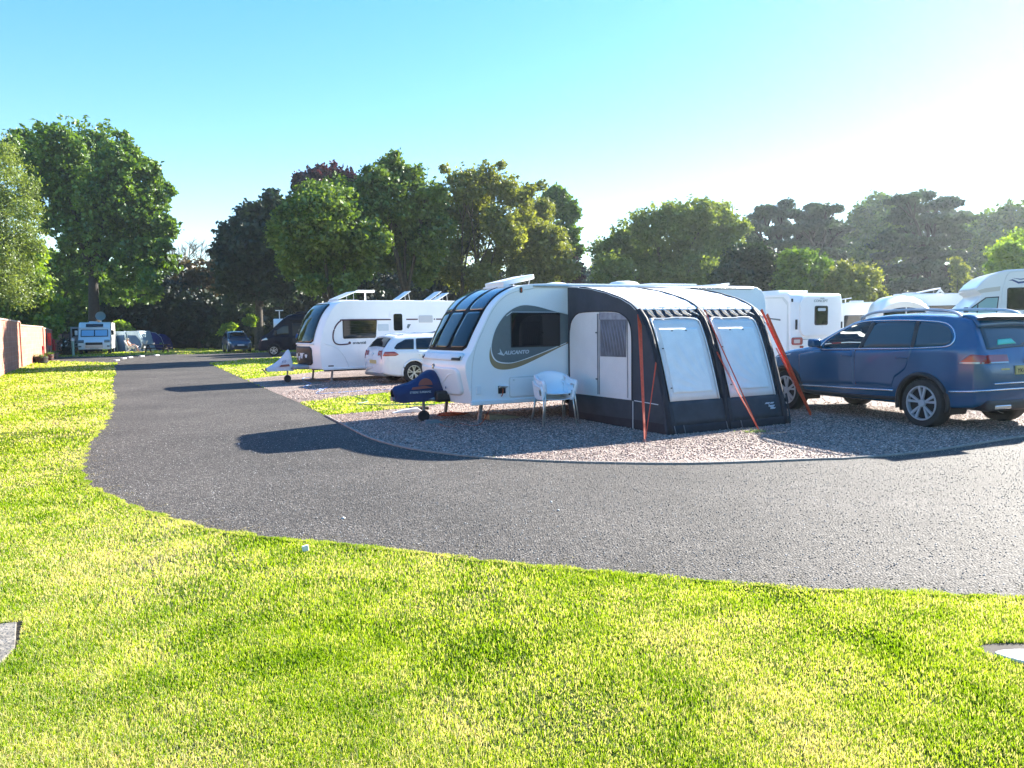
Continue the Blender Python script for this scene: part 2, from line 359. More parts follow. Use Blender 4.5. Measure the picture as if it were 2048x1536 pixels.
cope = M('coping', (.46, .33, .27), .85, var=.2)

# ================================================================== GROUND
def pip(poly, X, Y):
    inside = np.zeros(len(X), bool); n = len(poly)
    for i in range(n):
        x1, y1 = poly[i][0], poly[i][1]; x2, y2 = poly[(i+1) % n][0], poly[(i+1) % n][1]
        if y1 == y2: continue
        c = ((y1 > Y) != (y2 > Y)) & (X < (x2-x1)*(Y-y1)/(y2-y1)+x1); inside ^= c
    return inside
def gpts(px, n=5): return [tuple(G(*p)[:2]) for p in crom(px, n)]
def sheet(name, poly, z, mat, kind='structure'):
    b = MB(); b.add([(x, y, z) for x, y in poly], [tuple(range(len(poly)))])
    o = b.build(name, mat, fix=False); o['kind'] = kind
    if o.data.polygons[0].normal.z < 0: o.data.flip_normals()
    return o
gs = MB(); gs.add([(-900, -900, 0), (900, -900, 0), (900, 1500, 0), (-900, 1500, 0)], [(0, 1, 2, 3)])
gs.build('lawn_ground', lawn_m)['kind'] = 'structure'
left_edge = [(234, 727), (228, 760), (223, 807), (208, 850), (190, 868), (171, 903), (159, 930), (160, 955), (171, 972), (210, 990), (284, 1024), (346, 1042), (420, 1063), (533, 1077), (700, 1094), (900, 1116), (1056, 1135), (1290, 1155), (1700, 1186), (2048, 1197), (2500, 1205)]
kerb_px = [(651, 832), (688, 851), (742, 878), (815, 898), (900, 910), (978, 918), (1056, 922.5), (1173, 927), (1330, 929.5), (1447, 928), (1642, 920.5), (1700, 918.6), (1850, 905), (2048, 874), (2300, 838)]
right_edge = [(418, 727), (488, 758.6), (545, 784), (598, 806)]+kerb_px
le_ = gpts(left_edge, 14)
le_ = [(x+.012*math.sin(i*1.9)*math.sin(i*.37)+random.uniform(-.018, .018)*y/6, y+.012*math.cos(i*1.3)*math.sin(i*.21)+random.uniform(-.018, .018)*y/6) for i, (x, y) in enumerate(le_)]
road_poly = le_+[(16, 4), (20, 12), (17, 16.5)]+gpts(right_edge)[::-1]
def wob(poly, a=.03):
    out = []
    for i, (x, y) in enumerate(poly): out.append((x+random.uniform(-a, a)*(y/10)*.3, y+random.uniform(-a, a)*(y/10)*.5))
    return out
lane_poly = [tuple(G(*p)[:2]) for p in [(93, 722), (150, 724), (234, 727), (300, 729), (418, 727), (500, 718.5), (612, 713.5), (800, 712), (800, 703), (640, 703), (520, 705), (430, 707.5), (300, 709.5), (215, 712.5), (115, 714)]]
sheet('road', road_poly, .004, asphalt); sheet('lane', lane_poly, .008, asphalt)
gA = [tuple(G(*p)[:2]) for p in [(489, 758.8), (545, 784), (598, 806), (676, 796.5), (781, 785)]]+[(3, 30), (6, 46), (-3, 42)]+[tuple(G(*p)[:2]) for p in [(735, 733), (631, 744.5)]]
gB = gpts(kerb_px, 4)+[(14.5, 16), (15, 26), (6, 24.5), (1.4, 19.5)]+[tuple(G(*p)[:2]) for p in [(900, 807), (800, 818.5), (766, 822)]]
sheet('gravel_pitch', gA, .009, gravel); sheet('gravel_pitch', gB, .013, gravel)
# pale concrete edging between gravel and road
kp = gpts(kerb_px, 8); b = MB(); Ltot = 0
for i in range(len(kp)-1):
    a, c = Vector((*kp[i], 0)), Vector((*kp[i+1], 0)); t = (c-a).normalized(); nn = Vector((-t.y, t.x, 0))
    b.obox((a+c)/2+Vector((0, 0, .012)), t*((c-a).length/2-.002), nn*.015, (0, 0, .016))
tag(b.build('kerb_edging', concrete, bev=.004, seg=1), kind='structure')
# lawn blades
def blades(name, n, reg, hh, ww, ok):
    "reg() gives n sample points"
    x, y = reg(n); k = ok(x, y); x, y = x[k], y[k]; m = len(x)
    a = RNG.uniform(0, 2*np.pi, m); hh = (.020+.0013*y) if hh is None else hh; ww = .00125*y*(1+.02*y) if ww is None else ww
    h = hh*RNG.uniform(.5, 1.2, m)*(.65+.7*lump(x+3, y+1)); wd = ww*RNG.uniform(.6, 1.3, m)
    la = RNG.uniform(0, 2*np.pi, m); ln = h*np.abs(RNG.normal(.45, .35, m))
    dx, dy = np.cos(a)*wd/2, np.sin(a)*wd/2; lx, ly = np.cos(la)*ln, np.sin(la)*ln
    z = np.full(m, .001)
    V = np.stack([np.stack([x-dx, y-dy, z], 1), np.stack([x+dx, y+dy, z], 1),
                  np.stack([x+dx*.75+lx*.35, y+dy*.75+ly*.35, h*.6], 1), np.stack([x+lx, y+ly, h*(1-.25*(ln/h).clip(0, 1))], 1), np.stack([x-dx*.75+lx*.35, y-dy*.75+ly*.35, h*.6], 1)], 1).reshape(-1, 3)
    i = np.arange(m)[:, None]*5
    F = np.concatenate([np.stack([i+0, i+1, i+2], 2).reshape(-1, 3), np.stack([i+0, i+2, i+4], 2).reshape(-1, 3), np.stack([i+4, i+2, i+3], 2).reshape(-1, 3)])
    return tag(np_mesh(name, V, F, blade_m), 'short bright green mown grass with straw coloured patches', 'grass', kind='stuff')
slab_c = [(-3.45, 3.55), (-2.62, 3.62), (-2.5, 3.05), (-3.3, 2.95)]
slab_poly = [tuple(G(*p)[:2]) for p in [(-160, 1270), (46, 1243), (34, 1300), (-10, 1345), (-160, 1380)]]
drain_poly = [tuple(G(*p)[:2]) for p in crom([(1955, 1297), (2000, 1287), (2100, 1292), (2200, 1310), (2200, 1350), (2100, 1345), (2010, 1322)], 3, True)]
patA = [tuple(G(*p)[:2]) for p in [(418, 727), (489, 758.8), (631, 744.5), (735, 733)]]+[(-3, 42), (-3, 50)]+[tuple(G(612, 713.5)[:2]), tuple(G(500, 718.5)[:2])]
LW = [(RNG.uniform(1.2, 14), RNG.uniform(0, 6.28), RNG.uniform(0, 6.28)) for _ in range(16)]
def lump(x, y):
    s = np.zeros(len(x))
    for f_, a_, p_ in LW: s += np.sin(f_*(x*math.cos(a_)+y*math.sin(a_))+p_)/(1+.12*f_)
    return np.clip(s*.16+.5, 0, 1)
def free(x, y):
    k = ~pip(road_poly, x, y) & ~pip(lane_poly, x, y) & ~pip(gA, x, y) & ~pip(gB, x, y) & ~pip(slab_poly, x, y) & ~pip(drain_poly, x, y)
    r = lump(x, y)
    return k & (RNG.uniform(0, 1, len(x)) < np.clip(.42+.85*r, .35, 1))
def band(y0, y1, s=.70, xl=None, xr=None):
    def reg(n):
        y = np.sqrt(RNG.uniform(y0**2, y1**2, n)); l = -s*y-.3 if xl is None else np.full(n, xl); r = s*y+.3 if xr is None else np.full(n, xr)
        return l+(r-l)*RNG.uniform(0, 1, n), y
    return reg
def logband(y0, y1, s=.70, xr=None):
    def reg(n):
        y = y0*(y1/y0)**RNG.uniform(0, 1, n); l = -s*y-.3; r = s*y+.3 if xr is None else np.full(n, xr)
        return l+(r-l)*RNG.uniform(0, 1, n), y
    return reg
near_k = lambda x, y: free(x, y) & (RNG.uniform(0, 1, len(x)) < np.clip((13-y)/5, .16, 1))
blades('grass', 800000, logband(2.45, 13), None, None, near_k)
blades('grass', 210000, logband(13, 84, .72, -1), None, None, free)
# ragged verge: tufts creeping over the tarmac edge, with crumbs and dry clippings
EP = np.array(le_); EP = EP[EP[:, 1] < 22]; ET = np.gradient(EP, axis=0); ET /= np.linalg.norm(ET, axis=1)[:, None]; EN = np.stack([ET[:, 1], -ET[:, 0]], 1)
mid_ = EP+EN*.3; sgn = np.where(pip(road_poly, mid_[:, 0], mid_[:, 1]), 1, -1)[:, None]; EN = EN*sgn
def verge(a_, c_, pw=1.0):
    def reg(n):
        i = RNG.integers(0, len(EP)-1, n); t = RNG.uniform(0, 1, n)[:, None]; p_ = EP[i]*(1-t)+EP[i+1]*t
        s_ = .55+.6*np.sin(p_[:, 0]*5+p_[:, 1]*3)*np.sin(p_[:, 0]*11-p_[:, 1]*7)
        o_ = (a_+(c_-a_)*RNG.uniform(0, 1, n)**pw)*np.clip(s_, .15, 1.3)
        p_ = p_+EN[i]*o_[:, None]; return p_[:, 0], p_[:, 1]
    return reg
yes = lambda x, y: np.ones(len(x), bool)
blades('grass', 34000, verge(-.03, .075, 1.4), .026, .0055, yes)
# loose stones
def stones(name, n, reg, s0, s1, ok, mat, z0=.012, label=''):
    x, y = reg(n); k = ok(x, y); x, y = x[k], y[k]; m = len(x)
    s = RNG.uniform(s0, s1, m); base = np.array([(1, 0, 0), (0, 1, 0), (-1, 0, 0), (0, -1, 0), (0, 0, .7), (0, 0, -.7)], float)
    a = RNG.uniform(0, 6.28, m); c, sn = np.cos(a), np.sin(a)
    P = base[None]*RNG.uniform(.6, 1.2, (m, 6, 1)); P = P*np.stack([s, s*RNG.uniform(.6, 1, m), s*RNG.uniform(.5, .9, m)], 1)[:, None]
    t = RNG.uniform(-.5, .5, m)[:, None]; Z = P[..., 2]+P[..., 0]*t
    X = P[..., 0]*c[:, None]-P[..., 1]*sn[:, None]; Yy = P[..., 0]*sn[:, None]+P[..., 1]*c[:, None]
    V = np.stack([X+x[:, None], Yy+y[:, None], Z+z0+s[:, None]*.3], 2).reshape(-1, 3)
    f = np.array([(0, 1, 4), (1, 2, 4), (2, 3, 4), (3, 0, 4), (1, 0, 5), (2, 1, 5), (3, 2, 5), (0, 3, 5)])
    F = (np.arange(m)[:, None, None]*6+f[None]).reshape(-1, 3)
    return tag(np_mesh(name, V, F, mat), label, 'stones', kind='stuff')
inB = lambda x, y: pip(gB, x, y)
stones('gravel_stones', 42000, band(9.3, 15, .70, -4.2, None), .009, .020, inB, pebble, label='loose pinkish grey gravel of the nearest pitch')
stones('gravel_stones', 16000, band(15, 26, .6, -6, None), .015, .03, lambda x, y: pip(gB, x, y) | pip(gA, x, y), pebble, label='loose pale gravel of the pitches further back')
inR = lambda x, y: pip(road_poly, x, y) & (RNG.uniform(0, 1, len(x)) < np.clip((14-y)/7, 0, 1))
stones('road_chippings', 75000, band(4.6, 14, .70, -9.0, None), .0035, .010, inR, chip, .004, label='loose dark chippings bedded in the road surface')
stones('verge_crumbs', 5000, verge(.0, .38, 2.2), .003, .009, yes, islandmat('crumbs', [(.05, .04, .03), (.14, .11, .07), (.30, .25, .14), (.42, .36, .2)]), .004, label='soil crumbs and dry clippings along the lawn edge of the road')
stones('white_chips', 90, band(6, 22, .5, -9, 2), .012, .024, inR, stonew, .004, label='scattered white chips on the dark road')
# ================================================================== TREES
def leaves(name, P, size, mat, parent, asp=.6, upb=.35):
    m = len(P); nrm = RNG.normal(0, 1, (m, 3)); nrm[:, 2] += upb*2; nrm /= np.linalg.norm(nrm, axis=1)[:, None]
    t = np.cross(nrm, RNG.normal(0, 1, (m, 3))); t /= np.linalg.norm(t, axis=1)[:, None]; bb = np.cross(nrm, t)
    s = size*RNG.uniform(.6, 1.35, m)[:, None]
    V = np.stack([P-t*s, P-bb*s*asp+nrm*s*.15, P+t*s, P+bb*s*asp+nrm*s*.15], 1).reshape(-1, 3)
    F = np.arange(m*4).reshape(-1, 4)
    return np_mesh(name, V, F, mat, parent)
def crownpts(blobs, Y, n, clump, depth, Pb):
    "blobs in photo pixels at depth Y -> leaf positions relative to Pb"
    B = []
    for q in blobs:
        px, py, rx = q[:3]; ry = q[3] if len(q) > 3 else rx
        dy = q[4] if len(q) > 4 else RNG.uniform(-1, 1)*depth
        c = D(px, py, Y+dy); k = (Y+dy)/FPX; B.append((np.array(c), rx*k, ry*k, max(rx*k*.9, .3)))
    wts = np.array([b_[1]*b_[2] for b_ in B]); wts /= wts.sum(); out = []
    for (c, rx, rz, ry), wt in zip(B, wts):
        nl = int(n*wt); nc = max(int(nl/clump), 3)
        d = RNG.normal(0, 1, (nc, 3)); d /= np.linalg.norm(d, axis=1)[:, None]
        cc = c+d*np.array([rx, ry, rz])*(RNG.uniform(.25, 1.0, nc)**.6)[:, None]*RNG.uniform(.8, 1.12, nc)[:, None]
        i = RNG.integers(0, nc, nl); sg = np.array([rx, ry, rz])*.10+.10
        out.append(cc[i]+RNG.normal(0, 1, (nl, 3))*sg*np.array([1, 1, .7]))
        nt_ = max(3, nc//5); dt = RNG.normal(0, 1, (nt_, 3)); dt[:, 2] = np.abs(dt[:, 2])*1.0; dt /= np.linalg.norm(dt, axis=1)[:, None]
        ct = c+dt*np.array([rx, ry, rz])*RNG.uniform(1.05, 1.32, nt_)[:, None]; it = RNG.integers(0, nt_, nt_*7)
        out.append(ct[it]+dt[it]*RNG.uniform(-.5, .25, len(it))[:, None]*rx*.25+RNG.normal(0, 1, (len(it), 3))*rx*.05)
    P = np.concatenate(out); P = P[P[:, 2] > .15]
    return P-np.array(Pb), B
def tree(name, label, cat, bpx, Y, blobs, n, size, mat, tr=.25, clump=26, barkm=None, depth=1.5, limbs=5, group='trees round the site', fork=.45, multi=None, asp=.6, stemr=1.0, tilt=0):
    p = D(bpx, 700, Y); base = Vector((p.x, Y, 0)); root = thing(name, label, cat, base, 0, group)
    P, B = crownpts(blobs, Y, int(n*1.5), clump*1.5, depth, base)
    leaves('crown', P, size*.86, mat, root, asp)
    b = MB(); top = max(b_[0][2] for b_ in B); ctr = sum((Vector(b_[0]) for b_ in B), Vector())/len(B)-base
    for sx in (multi or [0]):
        fk = Vector((sx*.5+tilt+ctr.x*.1, 0, top*fork*.7)); g0 = Vector((sx*.25, 0, -.1))
        pts = crom([g0, g0.lerp(fk, .5)+Vector((random.uniform(-.1, .1), 0, 0)), fk], 4)
        b.tube(pts, [tr*(1.25-.5*i/(len(pts)-1)) for i in range(len(pts))], 8)
        Bs = sorted(B, key=lambda q: -q[1])[:limbs]
        if multi: Bs = Bs[:max(2, limbs-1)]
        for q in Bs:
            e = Vector(q[0])-base; mdl = fk.lerp(e, .5)+Vector((random.uniform(-.4, .4), random.uniform(-.4, .4), abs(e.z-fk.z)*.08))
            pp = crom([fk-Vector((0, 0, .25)), mdl, e], 4); b.tube(pp, [tr*.62*(1-.8*i/(len(pp)-1)) for i in range(len(pp))], 6)
            for _ in range(3):
                e2 = e+Vector((random.uniform(-1, 1)*q[1], random.uniform(-1, 1)*q[3], random.uniform(-.3, .9)*q[2]))*.85; s0 = Vector(pp[5])
                b.tube([s0, s0.lerp(e2, .55)+Vector((0, 0, .2)), e2], [tr*.3, tr*.18, tr*.05], 5)
    b.build('trunk', barkm or bark, root, smooth=True)
    return root
Lm = {
 'willow': leafmat('leaf_willow', (0.07859, 0.131, 0.02183), (0.2183, 0.2882, 0.06112)),
 'bright': leafmat('leaf_bright', (0.06986, 0.1746, 0.01048), (0.2445, 0.3667, 0.0262), .55),
 'mid': leafmat('leaf_mid', (0.0262, 0.07859, 0.008732), (0.1484, 0.262, 0.01746), .36),
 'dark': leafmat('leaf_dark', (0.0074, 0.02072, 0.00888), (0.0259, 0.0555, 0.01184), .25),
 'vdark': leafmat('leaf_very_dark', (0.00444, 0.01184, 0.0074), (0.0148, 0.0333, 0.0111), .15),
 'maple': leafmat('leaf_maple', (0.03, 0.085, 0.012), (0.165, 0.255, 0.028), .38),
 'olive': leafmat('leaf_olive', (0.074, 0.1036, 0.0185), (0.2368, 0.2738, 0.0518), .5),
 'cedar': leafmat('leaf_cedar', (0.0148, 0.0407, 0.0259), (0.0518, 0.0962, 0.0444), .3),
 'purple': leafmat('leaf_purple', (0.0222, 0.00592, 0.01036), (0.074, 0.01628, 0.0222), .3, c3=(1.3, .8, .8)),
 'brown': leafmat('leaf_brown', (0.0444, 0.037, 0.0148), (0.1184, 0.0888, 0.037), .3),
}
tree('willow_tree', 'tall feathery light green tree leaning over the pink wall at the left edge', 'tree', -40, 46, [(-10, 320, 45), (30, 370, 45), (-30, 400, 60), (15, 440, 55), (55, 420, 28), (45, 480, 40), (-20, 520, 70), (30, 560, 55), (-80, 450, 80)], 26000, .10, Lm['willow'], .22, clump=30, asp=.4)
tree('lime_bush', 'bright green broad-leaved bush spilling over the pink wall', 'bush', 10, 58, [(20, 540, 45), (-20, 520, 50), (50, 530, 35), (20, 560, 45), (60, 580, 40), (90, 620, 35), (40, 620, 45), (-10, 610, 60), (75, 655, 38), (30, 660, 45), (105, 655, 20), (-60, 600, 60), (100, 640, 26), (85, 600, 28), (60, 500, 30)], 24000, .19, Lm['bright'], .14, clump=22)
tree('plane_tree', 'tallest tree, broad domed crown with open branches behind the far motorhome', 'tree', 190, 70, [(120, 285, 45), (60, 300, 38), (180, 300, 50), (240, 330, 46), (130, 350, 60), (215, 390, 60), (278, 380, 38), (310, 375, 26), (255, 460, 55), (292, 490, 38), (200, 470, 50), (250, 530, 45), (150, 420, 50), (90, 350, 45), (322, 495, 20), (322, 400, 20), (150, 505, 26), (300, 545, 26), (70, 400, 24), (40, 275, 18), (20, 290, 25), (300, 430, 32), (318, 460, 24), (270, 420, 40), (160, 380, 60), (300, 350, 26), (90, 450, 22), (330, 440, 14), (310, 525, 20), (235, 300, 35), (280, 330, 30), (330, 450, 26), (332, 520, 24), (292, 575, 32), (240, 590, 28), (340, 385, 15), (12, 300, 26), (130, 470, 28), (185, 530, 32), (120, 520, 20)], 42000, .24, Lm['mid'], .5, clump=30, depth=3, limbs=9, fork=.5, barkm=darkbark)
tree('sycamore_tree', 'shaded mid green tree filling in behind the far motorhome', 'tree', 120, 82, [(110, 560, 42), (160, 550, 38), (140, 620, 45), (220, 590, 50), (90, 520, 22), (190, 650, 40)], 12000, .28, Lm['mid'], .3, depth=3)
tree('bare_tree', 'leafless spreading grey tree standing between the tall crowns', 'tree', 376, 86, [(376, 560, 30, 12)], 120, .1, Lm['brown'], .25, limbs=1, barkm=greybark)
tree('brown_bush', 'brownish half-bare tree below the leafless crown', 'tree', 395, 80, [(375, 555, 35), (420, 550, 30), (400, 590, 35), (350, 590, 25), (345, 520, 10)], 4500, .2, Lm['brown'], .18)
tree('holm_oak', 'very dark spreading evergreen left of the purple-topped tree', 'tree', 520, 68, [(500, 440, 34), (460, 475, 26), (535, 430, 30), (510, 500, 50), (560, 480, 50), (455, 530, 24), (580, 420, 28), (480, 560, 50), (430, 505, 12), (600, 500, 50), (560, 560, 50), (545, 400, 20), (480, 520, 40), (440, 500, 16), (520, 560, 45), (610, 440, 34)], 26000, .24, Lm['dark'], .4, depth=3)
tree('copper_beech', 'purple-leaved beech crown rising above the dark trees', 'tree', 655, 76, [(605, 372, 24), (635, 355, 24), (665, 358, 26), (700, 370, 26), (640, 385, 35), (690, 400, 35)], 9000, .24, Lm['purple'], .4, depth=2)
tree('round_maple', 'dense round dark green tree on a straight trunk behind the white estate car', 'tree', 668, 46, [(650, 440, 62), (605, 490, 45), (700, 470, 55), (650, 530, 55), (715, 530, 38), (590, 440, 36), (565, 470, 30), (620, 400, 34), (720, 420, 34), (680, 400, 40), (745, 480, 34), (620, 570, 26), (690, 575, 26), (640, 410, 38), (580, 530, 26)], 32000, .15, Lm['maple'], .22, depth=2)
tree('tall_maple', 'tallest middle tree with loose leafy tips above the white caravans', 'tree', 815, 50, [(785, 345, 30), (760, 370, 30), (825, 360, 30), (850, 400, 35), (780, 400, 45), (825, 445, 48), (865, 440, 30), (770, 450, 40), (860, 495, 35), (800, 500, 40), (845, 545, 30), (720, 380, 26), (890, 460, 26), (740, 430, 30), (740, 345, 12), (790, 312, 12), (760, 520, 26), (880, 380, 15)], 24000, .15, Lm['maple'], .24, depth=2)
tree('silver_birch', 'airy pale green tree on twin stems behind the roof of the big caravan', 'tree', 940, 53, [(930, 375, 36), (975, 365, 34), (1015, 385, 30), (960, 430, 40), (900, 430, 32), (1040, 400, 24), (1000, 450, 35), (905, 500, 28), (1010, 500, 26), (890, 340, 10), (1000, 335, 10), (1060, 380, 14), (1085, 372, 10), (960, 545, 24), (1035, 545, 24), (915, 555, 30), (940, 480, 34), (985, 525, 30), (900, 535, 28), (1020, 475, 30), (965, 560, 30), (880, 400, 22), (955, 400, 30), (1045, 440, 26), (870, 540, 22), (1060, 500, 18)], 24000, .14, Lm['olive'], .16, clump=14, depth=2, multi=[-1.3, .9])
tree('ash_tree', 'yellow-green sunlit tree right of the airy one', 'tree', 1085, 56, [(1075, 430, 32), (1090, 490, 42), (1050, 470, 30), (1120, 520, 28), (1085, 540, 35), (1140, 540, 20), (1045, 520, 26)], 14000, .16, Lm['olive'], .18, depth=2)
tree('horse_chestnut', 'darker rounded tree standing behind the yellow-green one', 'tree', 1120, 72, [(1110, 405, 27), (1140, 425, 20), (1130, 470, 25), (1150, 500, 14), (1120, 385, 10)], 8000, .22, Lm['mid'], .3, depth=2)
tree('purple_shrub', 'small dark red shrub behind the open roof hatch', 'shrub', 1125, 60, [(1120, 548, 26), (1150, 552, 18), (1100, 560, 18), (1150, 530, 16)], 3500, .14, Lm['purple'], .1)
tree('broad_willow', 'wide dome-shaped olive green tree right of the gap in the skyline', 'tree', 1330, 62, [(1215, 510, 36), (1250, 480, 34), (1300, 455, 38), (1350, 440, 36), (1400, 430, 34), (1440, 440, 34), (1470, 460, 26), (1300, 520, 50), (1380, 490, 50), (1440, 500, 40), (1230, 550, 40), (1340, 560, 45), (1400, 550, 40)], 32000, .17, Lm['willow'], .35, depth=3, limbs=8)
def plates(cx, tiers, seed):
    r_ = random.Random(seed); out = []
    for (y, hw) in tiers:
        k = max(2, int(hw/14))
        for i in range(k):
            x = cx-hw+2*hw*(i+.5)/k; out.append((x+r_.uniform(-10, 10), y+abs(x-cx)*r_.uniform(-.02, .22)+r_.uniform(-7, 7), 2*hw/k*r_.uniform(.5, 1.15), r_.uniform(3.5, 8.5), r_.uniform(-3.5, 3.5)))
    return out
for nm, lab, bx, tiers, sd in (('cedar_tree', 'flat-topped cedar with layered branches, left of the cedar pair', 1555, [(412, 30), (432, 50), (458, 62), (485, 60), (512, 70), (540, 60)], 1),
                           ('cedar_tree', 'thinner layered cedar with a see-through crown, right of the cedar pair', 1635, [(418, 30), (432, 24), (450, 45), (475, 52), (500, 60), (525, 62), (550, 50)], 2),
                           ('cedar_tree', 'largest cedar, leaning top above the white awning on the right', 1850, [(398, 55), (412, 60), (432, 72), (455, 85), (480, 90), (505, 95), (530, 95), (560, 90)], 3)):
    tree(nm, lab, 'tree', bx, 84 if sd < 3 else 74, plates(bx if sd < 3 else bx, tiers, sd), 17000 if sd < 3 else 26000, .24, Lm['cedar'], .4, clump=20, depth=2.5, limbs=12, fork=.8, barkm=darkbark)
tree('beech_tree', 'round deciduous crown between the layered cedars', 'tree', 1765, 96, [(1760, 420, 30), (1730, 440, 30), (1795, 425, 28), (1720, 480, 40), (1770, 480, 50), (1700, 520, 40), (1820, 455, 25)], 13000, .3, Lm['mid'], .35, depth=3)
tree('laurel_bush', 'dull olive bush standing highest behind the rear of the big caravan', 'bush', 1500, 50, [(1490, 530, 40), (1520, 510, 25), (1460, 560, 35), (1530, 560, 35)], 9000, .15, Lm['dark'], .12)
tree('yew_bush', 'rounded dark bush behind the square caravan rear', 'bush', 1600, 50, [(1590, 530, 32), (1620, 540, 35), (1580, 570, 35), (1640, 570, 30)], 9000, .14, Lm['mid'], .12)
tree('privet_bush', 'sunlit yellow-green bush left of the white arched awning', 'bush', 1710, 48, [(1690, 560, 32), (1725, 560, 30), (1660, 585, 30), (1740, 590, 25), (1700, 600, 40)], 9000, .13, Lm['olive'], .12)
tree('oak_tree', 'hazy green tree at the right end of the skyline', 'tree', 1990, 88, [(1970, 455, 34), (2010, 440, 30), (2050, 450, 40), (1960, 500, 50), (2030, 510, 50), (2090, 480, 50)], 14000, .28, Lm['mid'], .35, depth=3)
tree('lilac_tree', 'rounded brighter green tree above the motorhome at the right edge', 'tree', 2040, 44, [(2010, 510, 30), (2045, 500, 35), (2070, 530, 40), (2000, 540, 25), (2040, 560, 40)], 9000, .13, Lm['bright'], .14)
tree('sapling', 'pale leafy sapling between the great cedar and the motorhome', 'tree', 1925, 60, [(1918, 545, 16), (1925, 570, 18), (1935, 590, 14), (1910, 525, 9)], 2600, .13, Lm['olive'], .07)
# bare tree twigs
bt = [o for o in bpy.data.objects if o.name.startswith('bare_tree')][0]
bb = MB()
def twig(p, d, L, r, k):
    q = p+d*L; m_ = p.lerp(q, .5)+Vector((random.uniform(-1, 1), 0, random.uniform(-.5, 1)))*L*.08
    bb.tube([p, m_, q], [r, r*.8, r*.6], 5, cap=False)
    if k == 0: return
    for _ in range(3 if k > 1 else 4):
        e = (d+Vector((random.uniform(-.8, .8), random.uniform(-.6, .6), random.uniform(-.25, .5)))).normalized()
        twig(p.lerp(q, random.uniform(.6, 1)), e, L*random.uniform(.6, .8), r*.6, k-1)
h_ = 86/FPX
for s_ in (-.5, -.1, .35): twig(Vector((0, 0, 6.2)), Vector((s_, 0, 1)).normalized(), 2.4, .13, 4)
bb.tube([(0, 0, 0), (.1, 0, 3), (0, 0, 6.4)], [.3, .22, .15], 7)
bb.build('branches', greybark, bt, smooth=True)
# far-off wood closing the view
def wood(name, label, blobs, Y, n, size, mat):
    P, B = crownpts([(a, c, r, r2) for a, c, r, r2 in blobs], Y, n, 60, 6, (0, 0, 0))
    o = leaves(name, P, size, mat, None); tag(o, label, 'woodland', kind='stuff')
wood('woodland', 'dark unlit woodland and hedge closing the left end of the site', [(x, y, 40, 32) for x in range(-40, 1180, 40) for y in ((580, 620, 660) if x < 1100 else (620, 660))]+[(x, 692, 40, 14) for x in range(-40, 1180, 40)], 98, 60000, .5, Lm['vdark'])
wood('woodland', 'hazy mixed woodland closing the right side of the site', [(x, y, 45, 32) for x in range(1180, 2140, 42) for y in (545, 585, 625, 660)]+[(x, 505, 40, 30) for x in range(1460, 2140, 42)]+[(x, 470, 35, 25) for x in (1690, 1740, 1860, 1950, 2010, 2070)]+[(x, 462, 34, 24) for x in (1490, 1530, 1570, 1610, 1650, 1690, 1800, 1830)]+[(1600, 440, 30, 16), (1540, 440, 26, 14), (1900, 440, 40, 24), (1850, 450, 40, 24)], 104, 60000, .5, Lm['cedar'])
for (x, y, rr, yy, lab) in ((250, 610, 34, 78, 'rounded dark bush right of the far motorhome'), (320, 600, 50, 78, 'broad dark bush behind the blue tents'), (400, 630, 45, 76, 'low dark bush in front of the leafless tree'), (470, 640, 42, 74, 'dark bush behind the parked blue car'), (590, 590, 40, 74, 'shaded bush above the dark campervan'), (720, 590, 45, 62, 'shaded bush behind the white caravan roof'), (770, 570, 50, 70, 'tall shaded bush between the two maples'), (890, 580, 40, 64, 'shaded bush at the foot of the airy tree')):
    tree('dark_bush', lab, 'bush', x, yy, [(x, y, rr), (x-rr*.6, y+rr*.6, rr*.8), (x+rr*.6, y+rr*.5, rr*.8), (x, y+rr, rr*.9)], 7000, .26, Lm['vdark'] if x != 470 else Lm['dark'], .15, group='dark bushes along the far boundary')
tree('light_bush', 'small light green bush beside the far motorhome', 'bush', 245, 72, [(248, 655, 14, 10), (235, 650, 10, 7), (258, 662, 9, 7)], 700, .22, Lm['bright'], .05)
tree('light_bush', 'small light green bush left of the parked blue car', 'bush', 455, 66, [(458, 655, 12, 9), (450, 664, 9, 7), (500, 640, 12, 10)], 700, .2, Lm['bright'], .05)
#SECTION3

# ================================================================== CARAVANS (local x from nose to rear, y away from the near side, z up)
def heading(u): return math.atan2(u[1], u[0])
SX90 = (math.pi/2, 0, 0)
def sidepoly(name, pts, y, th, mat, parent, smooth=0, bev=0):
    "flat piece lying on a side wall; outer face at y-th"
    p = crom(pts, smooth, True) if smooth else pts
    return MB().prism([(a[0], a[1]) for a in p], y-th, y+.004).build(name, mat, parent, bev=bev, seg=2)
def rrect(x0, x1, z0, z1, r, n=4):
    o = []
    for cx, cz, a in ((x1-r, z1-r, 0), (x0+r, z1-r, 90), (x0+r, z0+r, 180), (x1-r, z0+r, 270)):
        for k in range(n+1):
            t = math.radians(a+90*k/n); o.append((cx+r*math.cos(t), cz+r*math.sin(t)))
    return o
def frame_of(pts, g):
    c = (sum(p[0] for p in pts)/len(pts), sum(p[1] for p in pts)/len(pts))
    out = []
    for p in pts:
        d = Vector((p[0]-c[0], p[1]-c[1])); out.append((p[0]+g*(1 if d.x > 0 else -1), p[1]+g*(1 if d.y > 0 else -1)))
    return out
def window(parent, pts, y, name='window', glass=None, fr=black, g=.02):
    f = sidepoly(name, frame_of(pts, g), y, .012, fr, parent, bev=.004)
    c = sidepoly('pane', pts, y, .022, glass or dglass, f, bev=.005)
    return f
